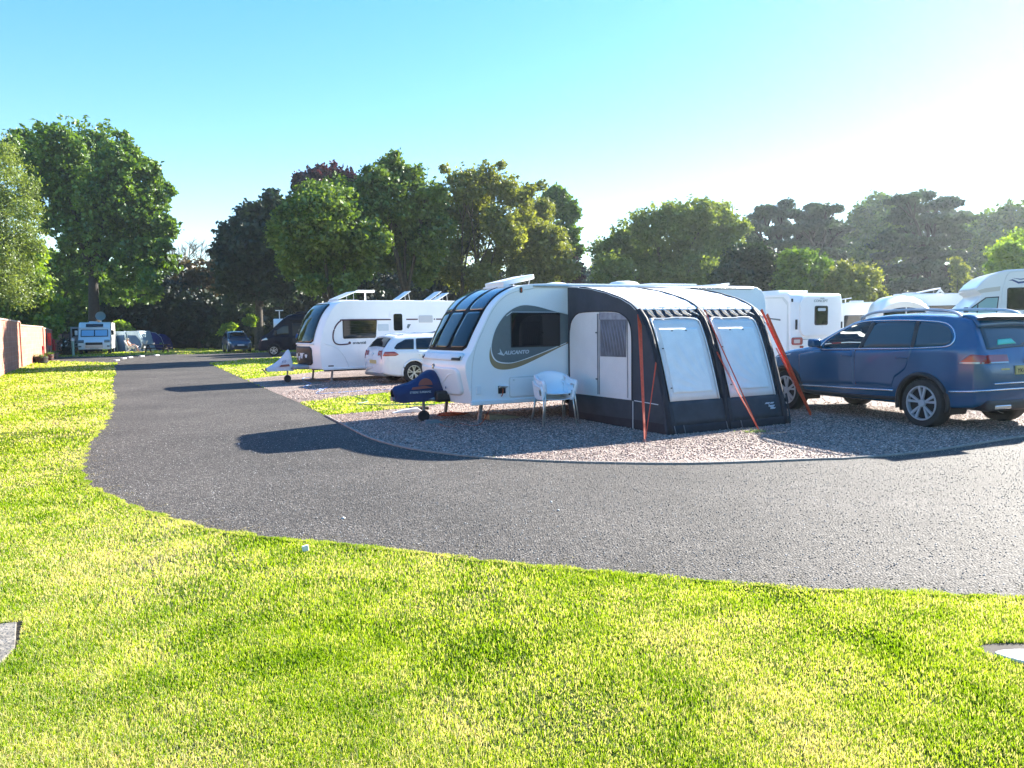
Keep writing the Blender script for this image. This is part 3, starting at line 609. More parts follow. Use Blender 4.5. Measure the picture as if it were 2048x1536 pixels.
class Body:
    "caravan shell: front profile curve, bulging in plan"
    def __init__(s, prof, x1, ztop, zbot, W, bulge, rear, root, mat, r=.07):
        s.prof = crom(prof, 6); s.W = W; s.bulge = bulge; s.root = root
        out = [(p[0], p[1]) for p in s.prof]+rear
        ny = 12; ys = [W*k/ny for k in range(ny+1)]
        P = [[(x-s.bg(x, y), y, z) for x, z in out+[out[0]]] for y in ys]
        b = MB(); b.grid(P); n = len(out)
        b.add([P[0][i] for i in range(n)], [tuple(range(n))]); b.add([P[-1][i] for i in range(n)], [tuple(range(n-1, -1, -1))])
        o = b.build('body', mat, root, smooth=40); bevel(o, r, 4, 50); s.o = o
        for p_ in o.data.polygons: p_.use_smooth = True
    def bg(s, x, y):
        t = 2*y/s.W-1; return s.bulge*(1-abs(t)**2.4)*max(0, 1-max(x, 0)/1.6)**1.3
    def fpt(s, z=None, k=None):
        pass
    def fpatch(s, name, za, zb, y0, y1, off, mat, parent=None, ny=14, nz=16, xa=None, xb=None, solid=.01, rc=0):
        "patch on the front face between heights za..zb (or arc position) and y0(z)..y1(z)"
        pr = [p for p in s.prof]; L = [0]
        for a, c in zip(pr, pr[1:]): L.append(L[-1]+float(np.linalg.norm(c-a)))
        def at(l):
            l = min(max(l, 0), L[-1]-1e-6)
            i = max(j for j in range(len(L)-1) if L[j] <= l); t = (l-L[i])/(L[i+1]-L[i]); p = pr[i]*(1-t)+pr[i+1]*t; d = pr[i+1]-pr[i]; d = d/np.linalg.norm(d)
            return p, (-d[1], d[0])
        def lz(z):
            for i in range(len(pr)-1):
                if pr[i][1] <= z <= pr[i+1][1]: return L[i]+(L[i+1]-L[i])*(z-pr[i][1])/max(pr[i+1][1]-pr[i][1], 1e-6)
            return L[-1]
        def lx(x):
            for i in range(len(pr)-1):
                if pr[i][0] <= x <= pr[i+1][0] and pr[i][1] > 1.2: return L[i]+(L[i+1]-L[i])*(x-pr[i][0])/max(pr[i+1][0]-pr[i][0], 1e-6)
            return L[-1]
        la = lz(za) if xa is None else lx(xa); lb = lz(zb) if xb is None else lx(xb)
        rows = []
        for i in range(nz+1):
            t = i/nz; p, nn = at(la+(lb-la)*t); a = y0(t) if callable(y0) else y0; c = y1(t) if callable(y1) else y1
            ins = 0
            if rc:
                e = min(t, 1-t)*(lb-la)
                if e < rc: ins = rc-math.sqrt(max(rc*rc-(rc-e)**2, 0))
            a += ins; c -= ins; row = []
            for k in range(ny+1):
                y = a+(c-a)*k/ny; row.append((p[0]-s.bg(p[0], y)+nn[0]*off, y, p[1]+nn[1]*off))
            rows.append(row)
        return MB().grid(rows).build(name, mat, parent or s.root, smooth=True, solid=solid)
def wheelpart(parent, c, r, wd, side, rimmat, rimr=.68, spokes=5, double=True, name='wheel'):
    "axle along local y; side=-1: outer face towards -y"
    x, y, z = c
    pr = [(rimr*r, -wd/2), (r*.93, -wd/2), (r*.99, -wd*.38), (r, -wd*.2), (r, wd*.2), (r*.99, wd*.38), (r*.93, wd/2), (rimr*r, wd/2)]
    t = MB().lathe([(a, h) for a, h in pr], 40, (x, y, z), 'y', closed=True).build(name, rubber, parent, smooth=40)
    b = MB(); R = rimr*r; yo = y+side*wd/2
    b.lathe([(R*1.02, -.006), (R*1.0, .012), (R*.93, .012), (R*.91, -.05), (R*.93, -.06), (R*1.02, -.06)] if side > 0 else [(R*1.02, .006), (R*1.0, -.012), (R*.93, -.012), (R*.91, .05), (R*.93, .06), (R*1.02, .06)], 40, (x, yo, z), 'y', closed=True)
    b.lathe([(0, side*.0), (R*.2, side*.002), (R*.24, -side*.03), (R*.2, -side*.05)], 16, (x, yo, z), 'y')
    for k in range(spokes):
        for off in ((-.16, .16) if double else (0,)):
            a0 = 2*math.pi*k/spokes+.3; a1 = a0+off*1.3
            p0 = Vector((x+math.cos(a0+off*.25)*R*.18, yo-side*.012, z+math.sin(a0+off*.25)*R*.18)); p1 = Vector((x+math.cos(a1)*R*.96, yo-side*.004, z+math.sin(a1)*R*.96))
            d = p1-p0; n_ = Vector((0, 1, 0)); s_ = d.normalized().cross(n_); hw = R*(.055 if double else .10)
            b.add([p0-s_*hw*.8, p0+s_*hw*.8, p1+s_*hw*1.5, p1-s_*hw*1.5, p0-s_*hw*.8-n_*side*.03, p0+s_*hw*.8-n_*side*.03, p1+s_*hw*1.5-n_*side*.03, p1-s_*hw*1.5-n_*side*.03],
                  [(0, 1, 2, 3), (7, 6, 5, 4), (0, 4, 5, 1), (1, 5, 6, 2), (2, 6, 7, 3), (3, 7, 4, 0)])
    b.build('rim', rimmat, t, smooth=35)
    MB().lathe([(0, 0), (R*.95, 0)], 24, (x, yo-side*.07, z), 'y').build('brake_disc', black, t)
    return t
def steady(parent, x, y, z1, foot=True):
    b = MB(); b.obox((x, y, z1/2+.03), (.03, 0, .0), (0, .025, 0), (.03, 0, z1/2)); b.box(x-.09, x+.03, y-.07, y+.07, .012, .04)
    return b.build('corner_steady', steel, parent, bev=.004, seg=1)
def hatch(parent, x0, x1, y0, y1, z, tilt, h=.05, mat=None):
    "roof hatch; tilt in degrees, hinge at the front edge"
    t = math.radians(tilt); L = x1-x0
    b = MB().box(x0-.03, x1+.03, y0-.03, y1+.03, z-.01, z+.035).build('roof_hatch', white2, parent, bev=.012)
    ax = Vector((math.cos(t), 0, math.sin(t)))*L/2; az = Vector((-math.sin(t), 0, math.cos(t)))*h/2
    MB().obox(Vector((x0, (y0+y1)/2, z+.05))+ax+az*.2, ax, (0, (y1-y0)/2, 0), az).build('hatch_lid', mat or white2, b, smooth=30, bev=.02, seg=3)
    if tilt:
        e = Vector((x0, 0, z+.05))+ax*2
        for y in (y0+.08, y1-.08): MB().tube([(x1-.1, y, z+.03), (e.x-.05, y, e.z-.02)], .008, 5).build('strut', alu, b)
# ------------------------------------------------------------------ the big caravan
uA = Vector((.889, .457, 0)).normalized(); OA = Vector((-.67, 13.11, 0)); HA = heading(uA)
A = thing('touring_caravan', 'large white caravan with dark wrap-over front windows and a teardrop grey side graphic, awning attached', 'caravan', OA, HA, 'touring caravans on the site')
WA = 2.06
BA = Body([(.0, .36), (-.02, .44), (-.06, .58), (-.10, .76), (-.13, .93), (-.125, 1.05), (-.08, 1.16), (-.01, 1.25), (.045, 1.36), (.12, 1.52), (.22, 1.71), (.40, 2.02), (.60, 2.22), (.84, 2.35), (1.1, 2.41), (1.6, 2.435)], 0, 0, 0, WA, .17,
          [(4, 2.445), (6.30, 2.44), (6.5, 2.42), (6.64, 2.36), (6.72, 2.26), (6.76, 2.1), (6.78, 1.2), (6.76, .38), (3, .36)], A, white, .075)
# windows: three dark panels running up into the roof, with darker strips between
def fan(a, c):  # panels fan slightly wider at the top
    return lambda t: a+(c-a)*t
g0 = BA.fpatch('window_surround', 1.27, 0, .16, WA-.16, .004, trimb, xb=1.02, nz=26, solid=.008, rc=.08)
for y0, y1 in ((.19, .64), (.745, 1.315), (1.42, 1.87)):
    f = BA.fpatch('front_window', 1.31, 1.93, y0, y1, .018, dglass, nz=14, solid=.012, rc=.05)
    BA.fpatch('skylight', 1.97, 0, y0, y1, .014, bglass, xb=.98, nz=12, solid=.012, rc=.03)
BA.fpatch('front_ledge', 1.10, 1.22, .12, WA-.12, .012, white2, nz=5, solid=.02, rc=.04)
for y0, s_ in ((.13, 1), (WA-.36, -1)):
    BA.fpatch('grab_handle', 1.10, 1.16, y0, y0+.23, .026, black, nz=3, ny=5, solid=.015)
    BA.fpatch('grab_handle', 1.135, 1.165, y0+.02, y0+.21, .04, white2, nz=3, ny=5, solid=.012)
BA.fpatch('panel_crease', .50, .98, .14, WA-.14, .004, white, nz=14, solid=.020, rc=.12)
for s_ in (0, 1):   # soft S-shaped ribs of the moulded front
    pts_ = []
    for k in range(13):
        t_ = k/12; y_ = .22+(WA/2-.30)*t_; y_ = y_ if s_ == 0 else WA-y_; z_ = .86-.16*t_+.05*math.sin(t_*6.28)
        xx_ = float(np.interp(z_, [q[1] for q in BA.prof][:30], [q[0] for q in BA.prof][:30])); pts_.append((xx_-BA.bg(xx_, y_)-.004, y_, z_))
    MB().tube(pts_, [.004+.016*math.sin(math.pi*k/12) for k in range(13)], 8).build('moulded_rib', white, A, smooth=True)
bd = MB().lathe([(.0, -.318), (.045, -.318), (.055, -.29)], 20, (0, WA/2, .98), 'x').build('front_badge', grey_sh, A); MB().lathe([(0, -.324), (.02, -.324), (.024, -.318)], 12, (0, WA/2, .98), 'x').build('badge_centre', chrome, bd)
MB().lathe([(0, -.262), (.022, -.255)], 14, (0, .60, .62), 'x').build('lock', navydecal, A)
# side: seam, graphic, window, locker, sockets
y0A = 0.0
seam = crom([(-.06, .40), (-.055, .7), (-.03, 1.05), (.05, 1.36), (.17, 1.60), (.30, 1.85), (.47, 2.08), (.72, 2.25), (1.1, 2.33), (1.8, 2.36), (6.3, 2.37)], 6)
MB().tube([(p[0]+.03, -.001, p[1]) for p in seam], .008, 6).build('side_seam', offwhite, A, smooth=True)
gp = [(.375, 1.36), (.5, 1.15), (.7, 1.1), (1.0, 1.15), (1.4, 1.25), (2.2, 1.52), (2.2, 1.44), (1.87, 1.345), (1.4, 1.155), (.95, .985), (.66, .93), (.45, .955), (.345, 1.06), (.325, 1.22)]
sidepoly('gold_swoosh', gp, 0, .004, gold, A, 4)
gs_ = [(2.6, 1.80), (1.9, 1.88), (1.553, 1.955), (1.226, 2.03), (.93, 2.035), (.66, 1.90), (.46, 1.65), (.37, 1.38), (.385, 1.20), (.47, 1.09), (.64, 1.05), (.86, 1.065), (1.3, 1.19), (1.87, 1.375), (2.6, 1.60)]
sidepoly('graphic_edge', [(x+(-.018 if x < 1 else 0), z-(.016 if z < 1.5 else -.014)) for x, z in crom(gs_[1:-1], 4)], 0, .0055, white2, A)
sidepoly('teardrop_graphic', crom(gs_[1:-1], 4)+[np.array((2.6, 1.6)), np.array((2.6, 1.8))], 0, .007, grey_sh, A)
window(A, [(.76, 1.33), (1.70, 1.33), (1.72, 1.35), (1.72, 1.88), (1.70, 1.90), (.79, 1.91), (.76, 1.88)], -.004, 'side_window')
text('maker_lettering', 'ALICANTO', .088, paledecal, A, (.60, -.010, 1.19), (math.pi/2, -.02, 0), .25, sx=1.12, bold=.003)
MB().tube([(.66, -.010, 1.86), (.76, -.010, 1.925), (1.86, -.010, 1.918)], .007, 5).build('pinstripe', white2, A)
sidepoly('eagle_mark', [(.47, 1.21), (.53, 1.23), (.52, 1.30), (.57, 1.22), (.61, 1.17), (.53, 1.19)], -.003, .007, paledecal, A)
lk = sidepoly('locker_frame', rrect(.69, 1.95, .43, .80, .05), 0, .008, offwhite, A, bev=.004); lp = sidepoly('locker_door', rrect(.715, 1.93, .455, .775, .035), 0, .016, white, lk, bev=.004)
for x in (.78, .78): sidepoly('catch', rrect(x-.015, x+.015, .725, .755, .008), -.012, .010, offwhite, lp)
sidepoly('gas_vent', rrect(.06, .15, .52, .67, .012), 0, .018, white2, A, bev=.005)
so = sidepoly('mains_socket', rrect(.48, .62, .515, .65, .01), 0, .012, black, A)
MB().obox((.56, -.06, .635), (.075, 0, -.005), (0, .06, -.02), (0, .003, .006)).build('socket_flap', white2, so, bev=.003)
MB().box(-.05, 6.7, -.035, .02, .335, .415).build('side_skirt', white2, A, bev=.015, seg=3)
ml = sidepoly('marker_lamp', rrect(.93, .98, 2.26, 2.36, .02), 0, .02, black, A, bev=.004); sidepoly('marker_lens', rrect(.942, .968, 2.28, 2.34, .012), 0, .026, redlens, ml)
MB().tube([(1.2, -.012, 2.385), (6.4, -.012, 2.40)], .018, 6).build('awning_rail', alu, A, smooth=True)
# running gear
for x in (3.2, 4.05):
    for y, s_ in ((.14, -1), (WA-.14, 1)): wheelpart(A, (x, y, .31), .31, .18, s_, alu)
for x, y in ((.25, .25), (.25, WA-.25), (6.3, .25), (6.3, WA-.25)): steady(A, x, y, .36)
MB().box(.2, 6.5, .5, .56, .28, .34).box(.2, 6.5, WA-.56, WA-.5, .28, .34).box(3.5, 3.6, .2, WA-.2, .25, .33).build('chassis', black, A)
af = MB(); af.tube([(.3, .5, .40), (-1.1, WA/2-.04, .43)], .04, 6); af.tube([(.3, WA-.5, .40), (-1.1, WA/2+.04, .43)], .04, 6); af.build('a_frame', steel, A)
MB().box(-.42, -.1, .62, 1.55, .36, .56).build('hitch_fairing', black, A, bev=.05, seg=3)
jw = MB().tube([(-.55, WA/2-.1, .13), (-.55, WA/2-.1, .62)], .026, 10).tube([(-.55, WA/2-.1, .62), (-.55, WA/2-.1, .66), (-.47, WA/2-.1, .68)], .012, 6).build('jockey_stem', steel, A, smooth=40)
jl = MB().lathe([(.03, -.035), (.10, -.03), (.105, 0), (.10, .03), (.03, .035)], 20, (-.55, WA/2-.1, .105), 'y').build('jockey_wheel', rubber, A, smooth=40)
# roof
hatch(A, .90, 1.55, .55, 1.35, 2.39, 13, .09)
for x, y, r_, h in ((2.2, .9, .24, .075), (2.95, 1.1, .24, .07), (3.75, .85, .34, .12)):
    MB().lathe([(r_*1.1, 0), (r_*1.1, .02), (r_, .035), (r_*.75, h*.8), (r_*.4, h), (0, h*1.03)], 24, (x, y, 2.435), 'z').build('roof_dome', white2, A, smooth=40)
MB().box(4.3, 5.6, .7, 1.5, 2.44, 2.475).box(4.35, 5.55, .75, 1.45, 2.475, 2.52).build('roof_panel', white2, A, bev=.012)
MB().box(5.75, 6.1, .4, .8, 2.44, 2.50).build('roof_vent', white2, A, bev=.015)
b = MB(); b.obox((6.55, 1.2, 2.50), (.22, 0, .06), (0, .12, 0), (-.006, 0, .02)); b.box(6.3, 6.36, 1.17, 1.23, 2.43, 2.5); b.build('tv_aerial', white2, A, bev=.008)
hc = [(-1.52, .42, .50), (-1.35, .42, .60), (-1.15, .42, .68), (-1.02, .40, .80), (-.88, .40, .92), (-.72, .40, .93), (-.60, .40, .84), (-.50, .40, .62)]
# blue hitch cover (lifts off: a thing of its own)
HCc = thing('hitch_cover', 'blue fabric cover with an orange sunset print over the big caravan hitch', 'cover', OA+uA*.40, HA)
rows = []
for i, (x, zb, zt) in enumerate([(-1.50, .44, .60), (-1.46, .38, .66), (-1.32, .36, .68), (-1.14, .38, .72), (-.98, .36, .84), (-.84, .37, .92), (-.72, .36, .93), (-.62, .37, .80), (-.54, .39, .58)]):
    hw = .14+.16*min(1, (x+1.50)/.6); row = []
    for k in range(15):
        a = math.pi*k/14; y = WA/2-math.cos(a)*hw*(1.0 if i else .6); z = zb+(zt-zb)*math.sin(a)**.75
        if k in (0, 14): z = zb+.02*math.sin(i*2.7)
        row.append((x+random.uniform(-.015, .015), y+random.uniform(-.02, .02), z+random.uniform(-.022, .018)))
    rows.append(row)
o = MB().grid(rows).build('cover_cloth', hitchblue, HCc, smooth=True, solid=.006); q = o.modifiers.new('u', 'SUBSURF'); q.levels = 2; q.render_levels = 2
def onc(x, z): return (x, WA/2-.335, z)
MB().add([(-.98+.13*math.cos(t), WA/2-.30, .67+.12*math.sin(t)) for t in [math.pi*k/12 for k in range(13)]], [tuple(range(13))]).build('sunset_print', sunor, HCc, solid=.006)
MB().add([(-1.22, WA/2-.292, .64), (-1.0, WA/2-.306, .66), (-.84, WA/2-.31, .62), (-1.24, WA/2-.298, .60)], [(0, 1, 2, 3)]).build('cloud_print', sunor, HCc, solid=.006)
text('print_lettering', 'STEERE SURBANS', .052, paledecal, HCc, (-1.28, WA/2-.315, .535), (math.pi/2, 0, .02), ext=.003)
# ------------------------------------------------------------------ second caravan
th2 = math.radians(33); O2 = Vector((-6.0, 24.5, 0)); W2 = 2.25
C2 = thing('touring_caravan', 'white caravan with a maroon stripe and dark bowed front window, beside the white estate', 'caravan', O2, th2, 'touring caravans on the site')
B2 = Body([(-.04, .42), (-.07, .7), (-.09, 1.0), (-.07, 1.25), (0, 1.55), (.10, 1.86), (.22, 2.14), (.38, 2.38), (.55, 2.53), (.75, 2.60), (1.05, 2.615)], 0, 0, 0, W2, .26,
          [(3, 2.63), (6.4, 2.63), (6.7, 2.58), (6.8, 2.45), (6.84, 1.2), (6.8, .42), (3, .40)], C2, white, .06)
B2.fpatch('front_window', 1.26, 0, .30, W2-.34, .012, dglass, xb=.52, nz=22, solid=.02, rc=.1)
B2.fpatch('front_window', 1.20, 1.25, .26, W2-.30, .03, white2, nz=3, solid=.02)
lp2 = B2.fpatch('gas_locker', .55, 1.15, .34, W2-.36, .014, black, nz=10, solid=.02, rc=.12)
def fdecal(pts, mat, off=.03): 
    V = [(-B2.bg(-.07, y)-.08-off, y, z) for y, z in pts]; return MB().add(V, [tuple(range(len(V)))]).build('locker_graphic', mat, lp2, solid=.004)
for cy, cz, rr in ((1.35, 1.0, .10), (1.02, .86, .13), (1.55, .84, .10), (1.25, .76, .09), (.82, .98, .08), (.66, .84, .07)):
    fdecal([(cy+rr*(1+.3*math.sin(3*t))*math.cos(t), cz+rr*1.1*(1+.3*math.cos(2*t))*math.sin(t)) for t in [k*math.pi/8 for k in range(16)]], white2)
st = [(.86, 1.212), (.72, 1.20), (.55, 1.20), (.42, 1.245), (.355, 1.36), (.355, 1.55), (.42, 1.74), (.51, 1.87), (.62, 1.955), (.76, 1.99), (2.36, 1.99)]
MB().tube([(p[0], -.002, p[1]) for p in crom(st, 5)], .024, 6).build('maroon_stripe', maroon, C2, smooth=True)
for x0, x1 in ((2.93, 3.36), (3.97, 4.02), (4.06, 4.6)): sidepoly('maroon_stripe', [(x0, 1.97), (x1, 1.97), (x1, 2.015), (x0, 2.015)], 0, .004, maroon, C2)
MB().tube([(p[0], -.002, p[1]) for p in crom([(2.95, 1.50), (3.6, 1.52), (4.0, 1.56), (4.3, 1.68), (4.55, 1.95)], 5)], .018, 6).build('maroon_stripe', maroon, C2, smooth=True)
window(C2, [(.73, 1.40), (1.76, 1.41), (1.80, 1.45), (1.85, 1.93), (1.82, 1.975), (.72, 1.975), (.70, 1.94), (.70, 1.44)], 0, 'side_window', dglass)
cr_ = MB()
for a in range(5): cr_.tube([(.8+.0*a, -.024, 1.50+.09*a), (1.25, -.024, 1.47+.09*a+.05*(a % 2)), (1.75, -.024, 1.52+.09*a)], .011, 5, flat=.3)
cr_.build('curtain_folds', seatm, C2)
dr = sidepoly('door', rrect(2.33, 2.92, .75, 2.28, .09), 0, .010, white, C2, bev=.006)
sidepoly('door_pane', rrect(2.46, 2.78, 1.62, 2.18, .06), 0, .024, dglass, dr, bev=.006); MB().box(2.36, 2.44, -.03, 0, 1.42, 1.47).build('handle', black, dr)
sidepoly('fridge_vent', rrect(3.40, 3.92, 1.88, 2.12, .02), 0, .018, M('vent_grey', (.5, .5, .5), .5), C2, bev=.004)
sidepoly('fridge_vent', rrect(1.90, 2.28, 1.62, 1.84, .02), 0, .006, M('pale_decal', (.55, .6, .62), .4), C2)
sidepoly('reflector', [(2.98, 1.83), (3.10, 1.83), (3.0, 1.68), (2.94, 1.72)], 0, .004, grey_sh, C2)
lg = MB().lathe([(.0, -.006), (.045, -.006), (.045, 0)], 16, (.90, 0, 1.245), 'y').build('badge', maroon, C2)
text('maker_lettering', 'avanté', .13, grey_sh, C2, (1.0, -.006, 1.205), (math.pi/2, 0, 0), .2, sx=1.35, bold=.004)
sidepoly('name_plate', rrect(.16, .34, .50, .54, .01), 0, .006, black, C2)
wv = crom([(.05, 1.24), (.45, 1.10), (.68, .85), (.78, .66), (.86, .45)], 6); MB().tube([(p[0], -.002, p[1]) for p in wv], .014, 6, flat=.4).build('side_moulding', white2, C2, smooth=True)
MB().box(.0, 6.7, -.03, .02, .39, .46).build('side_skirt', white2, C2, bev=.012)
for x in (3.6,):
    for y, s_ in ((.14, -1), (W2-.14, 1)): wheelpart(C2, (x, y, .32), .32, .18, s_, alu)
for x, y in ((.35, .2), (.35, W2-.2), (6.4, .2), (6.4, W2-.2)): steady(C2, x, y, .42)
MB().box(.2, 6.5, .5, .56, .32, .38).box(.2, 6.5, W2-.56, W2-.5, .32, .38).build('chassis', black, C2)
af = MB(); af.tube([(.3, .5, .44), (-1.4, W2/2-.04, .46)], .04, 6); af.tube([(.3, W2-.5, .44), (-1.5, W2/2+.04, .46)], .04, 6); af.build('a_frame', steel, C2)
MB().box(-.75, -.2, .6, 1.6, .42, .56).build('hitch_fairing', M('grey_plastic', (.3, .31, .33), .5), C2, bev=.06, seg=3)
MB().tube([(-.85, W2/2-.1, .15), (-.85, W2/2-.1, .7)], .024, 8).tube([(-1.5, W2/2, .3), (-1.62, W2/2, .46)], .02, 6).build('jockey_stem', steel, C2, smooth=40)
MB().lathe([(.03, -.035), (.11, -.03), (.12, 0), (.11, .03), (.03, .035)], 20, (-.85, W2/2-.1, .12), 'y').build('jockey_wheel', rubber, C2, smooth=40)
hatch(C2, .75, 1.45, .6, 1.4, 2.62, 22, .04, dglass if 0 else white2); hatch(C2, 3.0, 3.55, .7, 1.2, 2.63, 33, .03); hatch(C2, 4.15, 4.7, .6, 1.1, 2.63, 33, .03); hatch(C2, 4.65, 5.2, 1.0, 1.5, 2.63, 30, .03)
b = MB(); b.tube([(1.85, .9, 2.6), (1.85, .9, 2.92)], .03, 8); b.build('aerial_mast', white2, C2)
MB().obox((1.85, .9, 2.96), (.32, 0, .0), (0, .10, 0), (0, 0, .04)).build('tv_aerial', white2, C2, bev=.03, seg=3)
H2 = thing('hitch_cover', 'white fabric hitch cover with pointed top on the striped caravan drawbar', 'cover', O2+Vector((math.cos(th2), math.sin(th2), 0))*.02, th2); H2.scale = (.8, 1, .85)
rows = []
for i, (x, zb, zt) in enumerate([(-1.92, .44, .56), (-1.7, .43, .66), (-1.5, .43, .76), (-1.3, .43, .92), (-1.12, .43, 1.12), (-1.0, .43, 1.28), (-.94, .43, 1.22), (-.90, .44, .80), (-.88, .45, .55)]):
    hw = .12+.17*min(1, (x+1.92)/.8); row = []
    for k in range(13):
        a = math.pi*k/12; row.append((x, W2/2-math.cos(a)*hw+random.uniform(-.008, .008), zb+(zt-zb)*math.sin(a)**.8+random.uniform(-.01, .01)))
    rows.append(row)
o = MB().grid(rows).build('cover_cloth', rubberwhite, H2, smooth=True, solid=.006); q = o.modifiers.new('u', 'SUBSURF'); q.levels = 2; q.render_levels = 2
text('print_lettering', '350', .13, navydecal, H2, (-1.38, W2/2-.29, .74), (math.pi/2, -.15, 0), .2)
MB().add([(-1.48, W2/2-.285, .60), (-1.05, W2/2-.30, .62), (-1.08, W2/2-.298, .70), (-1.40, W2/2-.283, .68)], [(0, 1, 2, 3)]).build('red_print', sunor, H2, solid=.004)
# ------------------------------------------------------------------ third caravan (square rear towards us): local x runs rear -> nose
O3 = Vector((8.3, 23.0, 0)); th3 = math.atan2(.88, -.47)
C3 = thing('touring_caravan', 'white caravan seen from behind with one small dark rear window', 'caravan', O3, th3, 'touring caravans on the site')
# here local y>0 is towards the left of the photograph, so the rear wall spans y from 0 to -2.3
bb = MB().prism([(0, .4), (-.02, 1.0), (-.02, 2.3), (.02, 2.50), (.10, 2.58), (6.0, 2.58), (6.6, 2.3), (6.9, 1.5), (6.8, .4)], 0, -2.3, 'y').build('body', white, C3, bev=.06, seg=3)
def rear(name, y0, y1, z0, z1, th, mat, r=.03, parent=None): 
    pts = rrect(min(-y0, -y1), max(-y0, -y1), z0, z1, r)
    return MB().prism([(-a, z) for a, z in pts], -.02-th, .0, 'x').build(name, mat, parent or C3, bev=.006)
rp = rear('rear_panel', -.38, -2.16, 1.28, 2.46, .05, white, .25)
rw = rear('rear_window', -.98, -1.56, 1.60, 2.19, .062, black, .06); rear('pane', -1.01, -1.53, 1.63, 2.16, .070, dglass, .05, rw)
rear('blind', -1.1, -1.44, 2.03, 2.12, .078, paledecal, .03, rw)
text('rear_lettering', 'CONCEPT', .11, grey_sh, C3, (-.075, -.93, 2.30), (math.pi/2, 0, -math.pi/2), .15, sx=1.2)
text('rear_lettering', 'nova', .07, grey_sh, C3, (-.075, -1.22, 2.40), (math.pi/2, 0, -math.pi/2), .0, sx=1.3)
for y in (-.06, -1.78):
    l_ = rear('tail_light', y, y-.42, 1.02, 1.25, .06, redlens, .07); rear('indicator_lens', y-.04, y-.30, 1.07, 1.18, .066, M('white_lens', (.6, .5, .45), .2) if y > -1 else bpy.data.materials['white_lens'], .03, l_)
rear('door_catch', -.22, -.26, 1.48, 1.78, .05, black, .01); rear('door_catch', -2.21, -2.24, 1.5, 1.7, .05, black, .01)
rear('trim_line', -.55, -.95, 1.17, 1.19, .01, grey_sh, .008); rear('reflector', -.42, -.54, .92, .99, .04, redlens, .03)
rear('marker_lamp', -.05, -.09, 2.3, 2.40, .03, black, .01)
rear('bumper', -.02, -2.28, .40, .62, .05, white2, .05)
for x in (3.2,):
    for y, s_ in ((-.12, 1), (-2.18, -1)): wheelpart(C3, (x, y, .32), .32, .18, s_, alu)
for y in (-.2, -2.1): steady(C3, .2, y, .4)
MB().box(.9, 2.2, -1.9, -.5, 2.57, 2.60).box(.95, 2.1, -1.85, -.55, 2.60, 2.70).build('air_conditioner', white2, C3, bev=.05, seg=3)
MB().prism([(.35, 1.75), (.95, 1.83), (.95, 1.86), (.35, 1.80)], .0, .006, 'y').build('side_decal', grey_sh, C3)
MB().prism(crom([(-.01, .5), (.10, .5), (.10, 2.2), (.3, 2.42), (1.5, 2.46), (1.5, 2.48), (.25, 2.46), (.06, 2.3)], 1, True), 0, .008, 'y').build('side_moulding', offwhite, C3)
# ------------------------------------------------------------------ further caravans
def plain_caravan(label, base, th, L, W, H, hatches=2, win=True, fwin=True, name='touring_caravan', stripe=None):
    r_ = thing(name, label, 'caravan', base, th, 'touring caravans on the site')
    Bx = Body([(-.04, .42), (-.07, .8), (-.05, 1.2), (.06, 1.7), (.22, H-.45), (.42, H-.2), (.65, H-.06), (1.0, H)], 0, 0, 0, W, .25, [(3, H), (L-.3, H), (L-.05, H-.12), (L, H-.3), (L, .42), (3, .4)], r_, white, .06)
    if fwin: Bx.fpatch('front_window', 1.28, H-.35, .2, W-.2, .012, dglass, nz=10, solid=.02, rc=.08)
    if win:
        window(r_, rrect(.8, 1.9, 1.40, 2.0, .07), 0, 'side_window'); window(r_, rrect(4.3, 5.2, 1.45, 2.0, .07), 0, 'side_window')
        d_ = sidepoly('door', rrect(2.6, 3.2, .7, 2.25, .08), 0, .01, white2, r_, bev=.006); sidepoly('door_pane', rrect(2.72, 3.08, 1.6, 2.1, .05), 0, .02, dglass, d_)
    if stripe: sidepoly('stripe', [(.3, 1.20), (L-.2, 1.20), (L-.2, 1.28), (.3, 1.28)], 0, .004, stripe, r_)
    for y, s_ in ((.13, -1), (W-.13, 1)): wheelpart(r_, (L*.55, y, .32), .32, .18, s_, alu)
    MB().tube([(.2, W/2, .44), (-1.3, W/2, .45)], .06, 6).build('a_frame', steel, r_)
    for i in range(hatches):
        MB().box(1.2+i*1.9, 1.75+i*1.9, W*.3, W*.55, H-.01, H+.09).build('roof_hatch', white2, r_, bev=.02)
    return r_
p = G(1690, 700); 
r4 = plain_caravan('low white caravan roof peeping out between the square caravan rear and the arched awning', (14.9, 36.5, 0), math.radians(-14), 5.6, 2.2, 2.62, 2)
b = MB(); b.obox((.9, 1.0, 2.8), (.35, 0, .05), (0, .15, 0), (0, 0, .02)); b.tube([(1.0, 1.0, 2.6), (1.0, 1.0, 2.8)], .025, 6); b.build('tv_aerial', white2, r4)
r5 = plain_caravan('white caravan with a long dark side window behind the arched awning', (15.0, 31.6, 0), math.radians(-13), 6.9, 2.3, 2.78, 1, win=False, fwin=False)
window(r5, rrect(1.2, 4.3, 1.90, 2.28, .05), 0, 'side_window')
MB().box(.9, 1.5, .9, 1.4, 2.77, 2.83).build('roof_vent', white2, r5, bev=.02)
hatch(r5, 1.6, 2.5, .5, 1.3, 2.78, 12, .05)
r6 = plain_caravan('pale caravan roofline furthest right behind the white arched awning', (18.2, 33.0, 0), math.radians(-10), 6.5, 2.3, 2.75, 2)
